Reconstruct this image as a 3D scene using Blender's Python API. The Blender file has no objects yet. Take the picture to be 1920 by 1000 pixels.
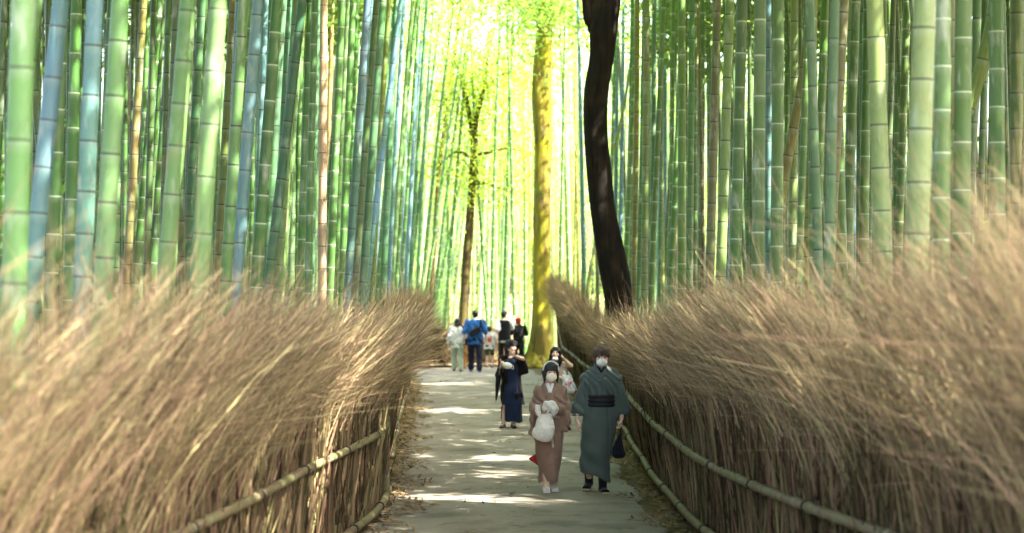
import bpy, math, random
import numpy as np
from mathutils import Vector, Matrix

# ------------------------------------------------------------------ camera, sky, sun, exposure
SC = bpy.context.scene
COL = SC.collection
CAM_H, FPX = 2.35, 3733.0                  # camera height, focal length in pixels of the 1920 frame
cam_d = bpy.data.cameras.new('camera'); cam = bpy.data.objects.new('camera', cam_d); COL.objects.link(cam)
cam.location = (0, 0, CAM_H)
cam.rotation_euler = (math.radians(90) + math.atan(40 / FPX), 0, 0)
cam_d.lens = 70; cam_d.sensor_width = 36
cam_d.clip_start = 0.1; cam_d.clip_end = 2000
cam_d.dof.use_dof = True; cam_d.dof.focus_distance = 24.0; cam_d.dof.aperture_fstop = 1.7
SC.camera = cam

SUN_EL, SUN_AZ = math.radians(50), math.radians(116)     # azimuth clockwise from +Y (away from the camera)
w = bpy.data.worlds.new("World"); SC.world = w; w.use_nodes = True
nt = w.node_tree; bg = nt.nodes['Background']
sky = nt.nodes.new('ShaderNodeTexSky'); sky.sky_type = 'NISHITA'; sky.sun_disc = False
sky.sun_elevation = SUN_EL; sky.sun_rotation = SUN_AZ; sky.dust_density = 6.0; sky.ozone_density = .5; sky.air_density = .9
nt.links.new(sky.outputs[0], bg.inputs[0]); bg.inputs[1].default_value = 0.15
sd = bpy.data.lights.new('sun', 'SUN'); sd.energy = 3.6; sd.angle = math.radians(0.5); sd.color = (1, .93, .82)
so = bpy.data.objects.new('sun', sd); COL.objects.link(so)
SUNV = Vector((math.sin(SUN_AZ) * math.cos(SUN_EL), math.cos(SUN_AZ) * math.cos(SUN_EL), math.sin(SUN_EL)))
so.rotation_euler = (-SUNV).to_track_quat('-Z', 'Y').to_euler(); so.location = (20, 20, 40)
SC.view_settings.view_transform = 'Standard'; SC.view_settings.look = 'None'
SC.view_settings.gamma = 1; SC.view_settings.exposure = 3.5
SC.render.engine = 'CYCLES'
SC.cycles.use_denoising = True
SC.cycles.max_bounces = 8; SC.cycles.diffuse_bounces = 4; SC.cycles.transmission_bounces = 6
SC.cycles.caustics_reflective = False; SC.cycles.caustics_refractive = False

R = random.Random(7)
G = np.random.default_rng(11)

def at(px, py, D):                          # a point seen at that pixel of the photograph, D metres away
    return Vector(((px - 960) / FPX * D, D, CAM_H + (540 - py) / FPX * D))

def ground_z(y):                            # the path crests near the far group and falls away beyond it
    y = np.asarray(y, float)
    t = np.clip((y - 57.5) / 26, 0, 1)
    return -1.9 * t * t * (3 - 2 * t) - 0.0

# ------------------------------------------------------------------ materials
def mat(name, base, rough=.7, noise=None, bump=None, spec=.3, translucent=0, island=0, sheen=0, detail=None, weave=0):
    m = bpy.data.materials.new(name); m.use_nodes = True
    n, l = m.node_tree.nodes, m.node_tree.links
    p = n['Principled BSDF']
    p.inputs['Roughness'].default_value = rough
    p.inputs['Specular IOR Level'].default_value = spec
    if sheen: p.inputs['Sheen Weight'].default_value = sheen
    col = n.new('ShaderNodeRGB'); col.outputs[0].default_value = (*base, 1); out = col.outputs[0]
    tc = n.new('ShaderNodeTexCoord')
    for layer in ([noise] if noise else []) + (detail or []):
        c2, scale, lo, hi = layer[:4]; st = layer[4] if len(layer) > 4 else (1, 1, 1)
        mp = n.new('ShaderNodeMapping'); mp.inputs['Scale'].default_value = st
        l.new(tc.outputs['Object'], mp.inputs[0])
        t = n.new('ShaderNodeTexNoise'); t.inputs['Scale'].default_value = scale; t.inputs['Detail'].default_value = 6
        l.new(mp.outputs[0], t.inputs[0])
        r = n.new('ShaderNodeMapRange'); r.inputs[1].default_value = lo; r.inputs[2].default_value = hi
        l.new(t.outputs[0], r.inputs[0])
        mx = n.new('ShaderNodeMix'); mx.data_type = 'RGBA'
        l.new(r.outputs[0], mx.inputs[0]); l.new(out, mx.inputs[6]); mx.inputs[7].default_value = (*c2, 1)
        out = mx.outputs[2]
    if island:
        g = n.new('ShaderNodeNewGeometry'); hsv = n.new('ShaderNodeHueSaturation')
        r = n.new('ShaderNodeMapRange'); r.inputs[3].default_value = 1 - island; r.inputs[4].default_value = 1 + island
        l.new(g.outputs['Random Per Island'], r.inputs[0]); l.new(r.outputs[0], hsv.inputs['Value'])
        r2 = n.new('ShaderNodeMapRange'); r2.inputs[3].default_value = .5 - island * .05; r2.inputs[4].default_value = .5 + island * .05
        mm = n.new('ShaderNodeMath'); mm.operation = 'FRACT'; m7 = n.new('ShaderNodeMath'); m7.operation = 'MULTIPLY'; m7.inputs[1].default_value = 7.3
        l.new(g.outputs['Random Per Island'], m7.inputs[0]); l.new(m7.outputs[0], mm.inputs[0]); l.new(mm.outputs[0], r2.inputs[0])
        l.new(r2.outputs[0], hsv.inputs['Hue'])
        l.new(out, hsv.inputs['Color']); out = hsv.outputs[0]
    l.new(out, p.inputs['Base Color'])
    if bump:
        sc, st, stretch = (bump + ((1, 1, 1),))[:3]
        mp = n.new('ShaderNodeMapping'); mp.inputs['Scale'].default_value = stretch
        l.new(tc.outputs['Object'], mp.inputs[0])
        t = n.new('ShaderNodeTexNoise'); t.inputs['Scale'].default_value = sc; t.inputs['Detail'].default_value = 8
        b = n.new('ShaderNodeBump'); b.inputs['Strength'].default_value = st; b.inputs['Distance'].default_value = .02
        l.new(mp.outputs[0], t.inputs[0]); l.new(t.outputs[0], b.inputs['Height']); l.new(b.outputs[0], p.inputs['Normal'])
    if translucent:
        tr = n.new('ShaderNodeBsdfTranslucent'); mx = n.new('ShaderNodeMixShader'); mx.inputs[0].default_value = translucent
        l.new(out, tr.inputs[0]); l.new(p.outputs[0], mx.inputs[1]); l.new(tr.outputs[0], mx.inputs[2])
        l.new(mx.outputs[0], n['Material Output'].inputs[0])
    return m

def add_tint(m, k):
    n, l = m.node_tree.nodes, m.node_tree.links; a = n.new('ShaderNodeAttribute'); a.attribute_name = 'tint'
    h = n.new('ShaderNodeHueSaturation'); q = n.new('ShaderNodeMath'); q.operation = 'MULTIPLY_ADD'; q.inputs[1].default_value = k; q.inputs[2].default_value = 1; q.use_clamp = False
    l.new(a.outputs['Fac'], q.inputs[0]); l.new(q.outputs[0], h.inputs['Value']); p = n['Principled BSDF']
    src = p.inputs['Base Color'].links[0].from_socket; l.new(src, h.inputs['Color']); l.new(h.outputs[0], p.inputs['Base Color']); return m
def culm_material():
    m = bpy.data.materials.new('bamboo'); m.use_nodes = True
    n, l = m.node_tree.nodes, m.node_tree.links; p = n['Principled BSDF']
    p.inputs['Roughness'].default_value = .42; p.inputs['Specular IOR Level'].default_value = .4
    oi = n.new('ShaderNodeObjectInfo'); tc = n.new('ShaderNodeTexCoord')
    add = n.new('ShaderNodeVectorMath'); add.operation = 'ADD'
    sc = n.new('ShaderNodeVectorMath'); sc.operation = 'SCALE'; sc.inputs[0].default_value = (37, 19, 53)
    l.new(oi.outputs['Random'], sc.inputs['Scale']); l.new(tc.outputs['Object'], add.inputs[0]); l.new(sc.outputs[0], add.inputs[1])
    def noise(scale, st, lo, hi, detail=5):
        mp = n.new('ShaderNodeMapping'); mp.inputs['Scale'].default_value = st; l.new(add.outputs[0], mp.inputs[0])
        t = n.new('ShaderNodeTexNoise'); t.inputs['Scale'].default_value = scale; t.inputs['Detail'].default_value = detail
        l.new(mp.outputs[0], t.inputs[0])
        r = n.new('ShaderNodeMapRange'); r.inputs[1].default_value = lo; r.inputs[2].default_value = hi; l.new(t.outputs[0], r.inputs[0])
        return r.outputs[0]
    def mix(f, a, b, k=1, mode='MIX'):
        x = n.new('ShaderNodeMix'); x.data_type = 'RGBA'; x.blend_type = mode
        if k != 1:
            q = n.new('ShaderNodeMath'); q.operation = 'MULTIPLY'; q.inputs[1].default_value = k; l.new(f, q.inputs[0]); f = q.outputs[0]
        l.new(f, x.inputs[0])
        for s, v in ((6, a), (7, b)):
            if isinstance(v, tuple): x.inputs[s].default_value = (*v, 1)
            else: l.new(v, x.inputs[s])
        return x.outputs[2]
    c = oi.outputs['Color']
    c = mix(noise(2.2, (1, 1, .45), .35, .7), c, (.22, .32, .21), .2)                 # bloom of pale powder
    c = mix(noise(1.1, (1, 1, .5), .45, .68), c, (.045, .15, .02), .65)
    c = mix(noise(38, (1, 1, .35), .55, .75, 3), c, (.05, .09, .04), .40)               # speckle
    c = mix(noise(9, (1, 1, .3), .58, .74), c, (.44, .48, .42), .5)                    # lichen streaks
    at_ = n.new('ShaderNodeAttribute'); at_.attribute_name = 'node_distance'
    def band(lo, mid, hi, out=1.0):
        cr = n.new('ShaderNodeValToRGB'); e = cr.color_ramp.elements
        mr = n.new('ShaderNodeMapRange'); mr.inputs[1].default_value = -.2; mr.inputs[2].default_value = .2
        l.new(at_.outputs['Fac'], mr.inputs[0]); l.new(mr.outputs[0], cr.inputs[0])
        f = lambda d: (d + .2) / .4
        e[0].position = f(lo); e[0].color = (0, 0, 0, 1); e[1].position = f(mid); e[1].color = (out,) * 3 + (1,)
        z = e.new(f(hi)); z.color = (0, 0, 0, 1)
        return cr.outputs[0]
    c = mix(band(-.075, -.012, -.004), c, (.44, .52, .42), .16)                         # white ring under each node
    dk = band(-.012, .0005, .013)
    kk = n.new('ShaderNodeMath'); kk.operation = 'MULTIPLY_ADD'; l.new(oi.outputs['Random'], kk.inputs[0]); kk.inputs[1].default_value = .35; kk.inputs[2].default_value = .75
    k2 = n.new('ShaderNodeMath'); k2.operation = 'MULTIPLY'; l.new(dk, k2.inputs[0]); l.new(kk.outputs[0], k2.inputs[1])
    c_d = mix(k2.outputs[0], c, (.022, .020, .012)); c_w = mix(band(-.014, -.002, .008), c, (.50, .60, .42), .8)
    c = mix(oi.outputs['Alpha'], c_w, c_d)                                        # dark node line
    l.new(c, p.inputs['Base Color'])
    t = n.new('ShaderNodeTexNoise'); t.inputs['Scale'].default_value = 25; b = n.new('ShaderNodeBump'); b.inputs['Strength'].default_value = .12
    l.new(add.outputs[0], t.inputs[0]); l.new(t.outputs[0], b.inputs['Height']); l.new(b.outputs[0], p.inputs['Normal'])
    return m

M = dict(
    culm=culm_material(),
    ground=mat('forest_floor', (.15, .11, .06), .95, ((.07, .08, .03), .6, .4, .65), (18, .6), .1, detail=[((.24, .18, .10), 9, .5, .7)]),
    path=mat('path_surface', (.27, .235, .182), .9, ((.30, .275, .225), .35, .4, .65), (60, .5), .15,
             detail=[((.10, .10, .095), 140, .5, .72), ((.30, .285, .25), 95, .58, .76), ((.135, .12, .095), 1.1, .5, .72), ((.12, .105, .08), 5, .6, .72)]),
    litter=mat('dry_leaves', (.22, .16, .085), .85, translucent=.15, island=.5, spec=.1),
    twig=add_tint(mat('dry_twigs', (.245, .183, .098), .75, translucent=0, island=.75, spec=.15), .22),
    stem=mat('brush_stems', (.15, .108, .057), .85, ((.08, .065, .03), .9, .45, .7), island=.8, spec=.1),
    panel=mat('brush_core', (.035, .024, .014), .95, ((.025, .02, .012), 30, .4, .6, (1, 1, .06)), (60, .8, (1, 1, .06)), .05),  # shade between the twigs put into the core's near-black colour
    rail=mat('weathered_bamboo', (.17, .125, .07), .6, ((.17, .17, .07), 3, .4, .65), (30, .3), .25, detail=[((.32, .28, .20), 12, .55, .75)]),
    railnode=mat('rail_node', (.12, .09, .05), .8),
    tie=mat('black_cord', (.03, .025, .02), .9),
    bark=mat('dark_bark', (.012, .0095, .007), .9, ((.026, .017, .010), 2.5, .5, .7), (14, .9, (1, 1, .3)), .12, detail=[((.006, .0055, .0045), 9, .5, .65, (1, 1, .25))]),
    moss=mat('mossy_bark', (.15, .12, .03), .95, ((.21, .19, .015), 1.3, .36, .58), (12, 1.0, (1, 1, .25)), .1, detail=[((.085, .06, .025), 7, .52, .68, (1, 1, .2)), ((.15, .19, .03), 3, .56, .7)]),
    thin_bark=mat('brown_bark', (.055, .04, .02), .9, ((.08, .07, .02), 3, .4, .65), (22, .6, (1, 1, .3)), .1),
    canopy=mat('bamboo_leaves', (.13, .21, .035), .55, translucent=.5, island=.35, spec=.25),
    bright=mat('sunlit_leaf_tint', (.27, .43, .07), .5, translucent=.6, island=.3, spec=.2),  # overexposed sun glow put into a brighter yellow-green leaf colour
    maple=mat('maple_leaves', (.27, .38, .03), .5, translucent=.58, island=.3, spec=.2),
    under=mat('undergrowth_leaves', (.08, .12, .03), .6, translucent=.4, island=.4, spec=.2),
)

# ------------------------------------------------------------------ mesh building
def mesh_np(name, verts, faces, m=None, parent=None, smooth=True, attr=None, matidx=None):
    """faces: list of int arrays (n, k)"""
    me = bpy.data.meshes.new(name)
    verts = np.ascontiguousarray(verts, dtype=np.float32)
    me.vertices.add(len(verts)); me.vertices.foreach_set('co', verts.ravel())
    faces = [np.asarray(f, dtype=np.int32) for f in (faces if isinstance(faces, list) else [faces]) if len(f)]
    li = np.concatenate([f.ravel() for f in faces]); tot = np.concatenate([np.full(len(f), f.shape[1], np.int32) for f in faces])
    st = np.concatenate([[0], np.cumsum(tot)[:-1]]).astype(np.int32)
    me.loops.add(len(li)); me.loops.foreach_set('vertex_index', li)
    me.polygons.add(len(tot)); me.polygons.foreach_set('loop_start', st); me.polygons.foreach_set('loop_total', tot)
    me.polygons.foreach_set('use_smooth', np.full(len(tot), bool(smooth)))
    if matidx is not None: me.polygons.foreach_set('material_index', np.asarray(matidx, np.int32))
    if attr:
        for k, v in attr.items():
            a = me.attributes.new(k, 'FLOAT', 'POINT'); a.data.foreach_set('value', np.asarray(v, np.float32))
    me.update(calc_edges=True); me.validate()
    for mm in (m if isinstance(m, (list, tuple)) else [m] if m else []): me.materials.append(mm)
    o = bpy.data.objects.new(name, me); COL.objects.link(o)
    if parent: o.parent = parent
    return o

def tag(o, label=None, cat=None, group=None, kind=None):
    if label: o['label'] = label
    if cat: o['category'] = cat
    if group: o['group'] = group
    if kind: o['kind'] = kind
    return o

def thing(name, label, cat, loc=(0, 0, 0), group=None):
    o = bpy.data.objects.new(name, None); COL.objects.link(o); o.location = loc; o.empty_display_size = .2
    return tag(o, label, cat, group)

def tubes(paths, radii, sides=3, cap=False):
    """paths (N,K,3), radii (N,K) -> verts, quads"""
    P = np.asarray(paths, np.float64); Rr = np.asarray(radii, np.float64); N, K, _ = P.shape
    T = np.gradient(P, axis=1); T /= np.linalg.norm(T, axis=2, keepdims=True) + 1e-9
    ref = np.where(np.abs(T[..., 2:3]) > .9, np.array([1., 0, 0]), np.array([0, 0, 1.]))
    ref = np.broadcast_to(ref[:, :1], T.shape) if K > 1 else ref
    A = np.cross(T, ref); A /= np.linalg.norm(A, axis=2, keepdims=True) + 1e-9
    B = np.cross(T, A)
    ang = np.arange(sides) / sides * 2 * math.pi
    V = P[:, :, None] + Rr[:, :, None, None] * (np.cos(ang)[None, None, :, None] * A[:, :, None] + np.sin(ang)[None, None, :, None] * B[:, :, None])
    idx = np.arange(N * K * sides).reshape(N, K, sides); nx = np.roll(idx, -1, 2)
    q = np.stack([idx[:, :-1], nx[:, :-1], nx[:, 1:], idx[:, 1:]], -1).reshape(-1, 4)
    fs = [q]
    if cap: fs += [idx[:, 0, ::-1].reshape(-1, sides), idx[:, -1].reshape(-1, sides)]
    return V.reshape(-1, 3), fs

def join(parts):
    vs, fs, o = [], {}, 0
    for v, f in parts:
        for a in (f if isinstance(f, list) else [f]):
            fs.setdefault(a.shape[1], []).append(a + o)
        vs.append(v); o += len(v)
    return np.concatenate(vs), [np.concatenate(x) for x in fs.values()]

def leaves(pts, L, W, flat=.0, droop=None, g=G):
    """folded rhombic leaves at pts; L, W scalars or arrays"""
    n = len(pts); L = np.broadcast_to(L, n)[:, None]; W = np.broadcast_to(W, n)[:, None]
    d = g.normal(size=(n, 3)); d[:, 2] *= (1 - flat)
    if droop is not None: d[:, 2] -= droop
    d /= np.linalg.norm(d, axis=1, keepdims=True)
    s = np.cross(d, g.normal(size=(n, 3)) + np.array([0, 0, flat * 6])); s /= np.linalg.norm(s, axis=1, keepdims=True) + 1e-9
    nn = np.cross(d, s)
    a = pts - d * L * .5; b = pts + d * L * .5; c = pts + s * W * .5 + nn * W * .18 - d * L * .05; e = pts - s * W * .5 + nn * W * .18 - d * L * .05
    V = np.stack([a, c, b, e], 1).reshape(-1, 3)
    i = np.arange(n)[:, None] * 4
    return V, [np.concatenate([i + np.array([[0, 1, 2]]), i + np.array([[0, 2, 3]])])]

def smooth_line(pts, n):
    """Catmull-Rom through pts (m,k) resampled to n evenly spaced points"""
    p = np.asarray(pts, float); p = np.vstack([2 * p[0] - p[1], p, 2 * p[-1] - p[-2]]); out = []
    for i in range(1, len(p) - 2):
        t = np.linspace(0, 1, 24, endpoint=False)[:, None]
        a, b, c, d = p[i - 1], p[i], p[i + 1], p[i + 2]
        out.append(.5 * (2 * b + (c - a) * t + (2 * a - 5 * b + 4 * c - d) * t ** 2 + (3 * b - a - 3 * c + d) * t ** 3))
    out = np.vstack(out + [p[-2:-1]])
    s = np.concatenate([[0], np.cumsum(np.linalg.norm(np.diff(out, axis=0), axis=1))])
    u = np.linspace(0, s[-1], n)
    return np.stack([np.interp(u, s, out[:, k]) for k in range(p.shape[1])], 1)

# ------------------------------------------------------------------ solids from distance fields (bodies, clothes, roots)
def V3(*a): return np.array(a if len(a) > 1 else a[0], float)
def rotz(a): c, s = math.cos(a), math.sin(a); return np.array([[c, -s, 0], [s, c, 0], [0, 0, 1.]])
def rotx(a): c, s = math.cos(a), math.sin(a); return np.array([[1, 0, 0], [0, c, -s], [0, s, c]])
def roty(a): c, s = math.cos(a), math.sin(a); return np.array([[c, 0, s], [0, 1, 0], [-s, 0, c]])

class Solid:
    def __init__(s, vox=.007, k=.02): s.vox, s.k, s.pr = vox, k, []
    def _add(s, f, lo, hi, k, op): s.pr.append((f, np.asarray(lo, float), np.asarray(hi, float), s.k if k is None else k, op)); return s
    def cone(s, a, b, ra, rb, k=None, op='u'):
        a, b = V3(a), V3(b); ab = b - a; L2 = ab @ ab + 1e-12
        def f(p):
            t = np.clip(((p - a) @ ab) / L2, 0, 1)
            return np.linalg.norm(p - a - t[:, None] * ab, axis=1) - (ra + (rb - ra) * t)
        m = max(ra, rb); return s._add(f, np.minimum(a, b) - m, np.maximum(a, b) + m, k, op)
    def chain(s, pts, rs, k=None):
        for i in range(len(pts) - 1): s.cone(pts[i], pts[i + 1], rs[i], rs[i + 1], k)
        return s
    def ell(s, c, r, rot=None, k=None, op='u'):
        c, r = V3(c), V3(r); rt = np.eye(3) if rot is None else rot
        def f(p):
            q = (p - c) @ rt; k0 = np.linalg.norm(q / r, axis=1); k1 = np.linalg.norm(q / (r * r), axis=1) + 1e-9
            return k0 * (k0 - 1) / k1
        m = r.max(); return s._add(f, c - m, c + m, k, op)
    def sweep(s, a, b, side, wa, ta, wb, tb, k=None, op='u', box=2.0):
        """flattened limb from a to b: half widths w along `side`, half thicknesses t across it; box > 2 squares the section"""
        a, b = V3(a), V3(b); ax = b - a; L = np.linalg.norm(ax); ax /= L
        u = V3(side); u = u - (u @ ax) * ax; u /= np.linalg.norm(u); v = np.cross(ax, u)
        def f(p):
            q = p - a; h = q @ ax; t = np.clip(h / L, 0, 1); w = wa + (wb - wa) * t; th = ta + (tb - ta) * t
            rad = (np.abs(q @ u / w) ** box + np.abs(q @ v / th) ** box) ** (1 / box)
            d = (rad - 1) * np.minimum(w, th)
            e = np.maximum(np.maximum(-h, h - L) + np.minimum(.03, th * .8), 0)
            return np.where(e > 0, np.sqrt(np.maximum(d + np.minimum(.03, th * .8), 0) ** 2 + e ** 2) - np.minimum(.03, th * .8), d)
        m = max(wa, ta, wb, tb) + .03; return s._add(f, np.minimum(a, b) - m, np.maximum(a, b) + m, k, op)
    def loft(s, rings, k=None, op='u', box=2.2):
        """rings: (z, cx, cy, rx, ry) from bottom to top"""
        q = np.array(sorted(rings), float); zs = q[:, 0]
        def f(p):
            z = p[:, 2]; cx, cy, rx, ry = (np.interp(z, zs, q[:, i]) for i in (1, 2, 3, 4))
            rad = (np.abs((p[:, 0] - cx) / rx) ** box + np.abs((p[:, 1] - cy) / ry) ** box) ** (1 / box)
            d = (rad - 1) * np.minimum(rx, ry)
            e = np.maximum(zs[0] - z, z - zs[-1])
            return np.maximum(d, e)
        lo = ((q[:, 1] - q[:, 3]).min(), (q[:, 2] - q[:, 4]).min(), zs[0]); hi = ((q[:, 1] + q[:, 3]).max(), (q[:, 2] + q[:, 4]).max(), zs[-1])
        return s._add(f, lo, hi, k, op)
    def cut(s, n, d):                      # removes the half space n.p > d
        n = V3(n); n = n / np.linalg.norm(n)
        return s._add(lambda p: d - p @ n, (-9, -9, -9), (9, 9, 9), 0, 'cut')
    def build(s, name, m, parent=None, disp=None, region=None):
        vx = s.vox; us = [p for p in s.pr if p[4] == 'u']
        lo = np.min([p[1] for p in us], 0) - .03 - 2 * vx; hi = np.max([p[2] for p in us], 0) + .03 + 2 * vx
        n = np.ceil((hi - lo) / vx).astype(int) + 1
        ax = [(lo[i] + np.arange(n[i]) * vx) for i in range(3)]
        D = np.full(n, .25, np.float32)
        for f, l, h, k, op in s.pr:
            i0 = np.clip(np.floor((l - k - 4 * vx - lo) / vx).astype(int), 0, n); i1 = np.clip(np.ceil((h + k + 4 * vx - lo) / vx).astype(int) + 1, 0, n)
            if (i1 <= i0).any(): continue
            sl = tuple(slice(i0[j], i1[j]) for j in range(3))
            g = np.stack(np.meshgrid(*[ax[j][sl[j]] for j in range(3)], indexing='ij'), -1); shp = g.shape[:3]
            d = f(g.reshape(-1, 3)).reshape(shp).astype(np.float32); a = D[sl]
            if op == 'u':
                if k > 0:
                    hh = np.maximum(k - np.abs(a - d), 0) / k; D[sl] = np.minimum(a, d) - hh * hh * k * .25
                else: D[sl] = np.minimum(a, d)
            elif op == 's':
                dd = -d; hh = np.maximum(k - np.abs(a - dd), 0) / max(k, 1e-6); D[sl] = np.maximum(a, dd) + hh * hh * k * .25
            else: D[sl] = np.maximum(a, -d)
        if disp is not None:
            nr = np.abs(D) < .05; ii = np.argwhere(nr); D[nr] += disp(lo + ii * vx).astype(np.float32)
        D[0] = D[-1] = .1; D[:, 0] = D[:, -1] = .1; D[:, :, 0] = D[:, :, -1] = .1
        sg = D < 0
        c = np.zeros(np.array(n) - 1, np.int8)
        for i in (0, 1):
            for j in (0, 1):
                for k in (0, 1): c += sg[i:n[0] - 1 + i, j:n[1] - 1 + j, k:n[2] - 1 + k]
        act = np.argwhere((c > 0) & (c < 8)); vid = np.full(c.shape, -1, np.int32); vid[tuple(act.T)] = np.arange(len(act))
        sm = np.zeros((len(act), 3)); ct = np.zeros(len(act))
        cor = [(i, j, k) for i in (0, 1) for j in (0, 1) for k in (0, 1)]
        for a in cor:
            for axi in range(3):
                if a[axi]: continue
                b = list(a); b[axi] = 1
                da = D[tuple((act + np.array(a)).T)]; db = D[tuple((act + np.array(b)).T)]
                x = (da < 0) != (db < 0); t = np.where(x, da / np.where(x, da - db, 1), 0)
                pt = np.tile(np.array(a, float), (len(act), 1)); pt[:, axi] = t
                sm += pt * x[:, None]; ct += x
        V = lo + (act + sm / ct[:, None]) * vx
        Q = []
        for axi in range(3):
            o1, o2 = [(1, 2), (2, 0), (0, 1)][axi]
            slA = [slice(None)] * 3; slB = [slice(None)] * 3; slA[axi] = slice(0, -1); slB[axi] = slice(1, None)
            A, B = sg[tuple(slA)], sg[tuple(slB)]
            e = np.argwhere(A != B)
            e = e[(e[:, o1] > 0) & (e[:, o2] > 0) & (e[:, o1] < n[o1] - 1) & (e[:, o2] < n[o2] - 1)]
            fl = A[tuple(e.T)]
            d1 = np.zeros(3, int); d1[o1] = 1; d2 = np.zeros(3, int); d2[o2] = 1
            q = np.stack([vid[tuple((e - d1 - d2).T)], vid[tuple((e - d2).T)], vid[tuple(e.T)], vid[tuple((e - d1).T)]], 1)
            q[~fl] = q[~fl][:, ::-1]; Q.append(q)
        Q = np.concatenate(Q); Q = Q[(Q >= 0).all(1)]
        mi = None
        if region is not None: mi = region(V[Q].mean(1))
        return mesh_np(name, V, [Q], m, parent, True, matidx=mi)

# ------------------------------------------------------------------ ground and path
def sheet(name, xs, ys, m, dz=0.0):
    X, Y = np.meshgrid(xs, ys, indexing='ij'); Z = ground_z(Y) + dz
    V = np.stack([X, Y, Z], -1).reshape(-1, 3); i = np.arange(len(V)).reshape(X.shape)
    return mesh_np(name, V, [np.stack([i[:-1, :-1], i[1:, :-1], i[1:, 1:], i[:-1, 1:]], -1).reshape(-1, 4)], m)
tag(sheet('ground', np.array([-900, -200, -60, -25, -10, -4, 0, 4, 10, 25, 60, 200, 900.]),
          np.concatenate([[-300, -50, 0, 30], np.linspace(55, 90, 24), [130, 300, 1200]]), M['ground']), kind='structure')
PATH_L = [(-6, -2.1), (8, -1.75), (15, -1.5), (19, -1.46), (22.5, -1.42), (32.5, -1.66), (46, -2.1), (53, -2.5), (60, -2.9), (66, -3.0), (74, -2.6)]
PATH_R = [(-6, 2.1), (8, 1.75), (15, 1.5), (19, 1.45), (26.6, 1.36), (33.7, 1.42), (40, 1.34), (48, 1.1), (54, .72), (58, .42), (62, .2), (68, .3), (74, .9)]
ys = np.linspace(-6, 74, 200)
xl = np.interp(ys, *zip(*PATH_L)) + .05 * np.sin(ys * 2.3) + .03 * np.sin(ys * 7.1); xr = np.interp(ys, *zip(*PATH_R)) + .05 * np.sin(ys * 1.9 + 2) + .03 * np.sin(ys * 6.3)
tt = np.linspace(0, 1, 9)
X = xl[None] + (xr - xl)[None] * tt[:, None]; Y = np.broadcast_to(ys, X.shape)
Z = ground_z(Y) + .006 + .02 * (1 - (2 * tt[:, None] - 1) ** 2)
i_ = np.arange(X.size).reshape(X.shape)
tag(mesh_np('path', np.stack([X, Y, Z], -1).reshape(-1, 3), [np.stack([i_[:-1, :-1], i_[1:, :-1], i_[1:, 1:], i_[:-1, 1:]], -1).reshape(-1, 4)], M['path']), kind='structure')

# ------------------------------------------------------------------ fence lines (distance, x)
FL = np.array([(3, -2.95), (6, -2.62), (9, -2.33), (12, -2.03), (16, -1.72), (18, -1.56), (21, -1.42), (26.6, -1.68), (33, -1.95), (40, -2.2), (46, -2.5), (49, -2.9)])
FR = np.array([(3, 3.1), (6, 2.85), (10, 2.55), (13, 2.27), (16, 1.98), (20, 1.79), (25, 1.77), (32, 1.85), (36, 1.74), (40, 1.62), (47.8, 1.55), (54, 1.46), (57.5, 1.40)])

def fence_x(side, y):
    f = FL if side < 0 else FR
    return np.interp(y, f[:, 0], f[:, 1])

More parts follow.
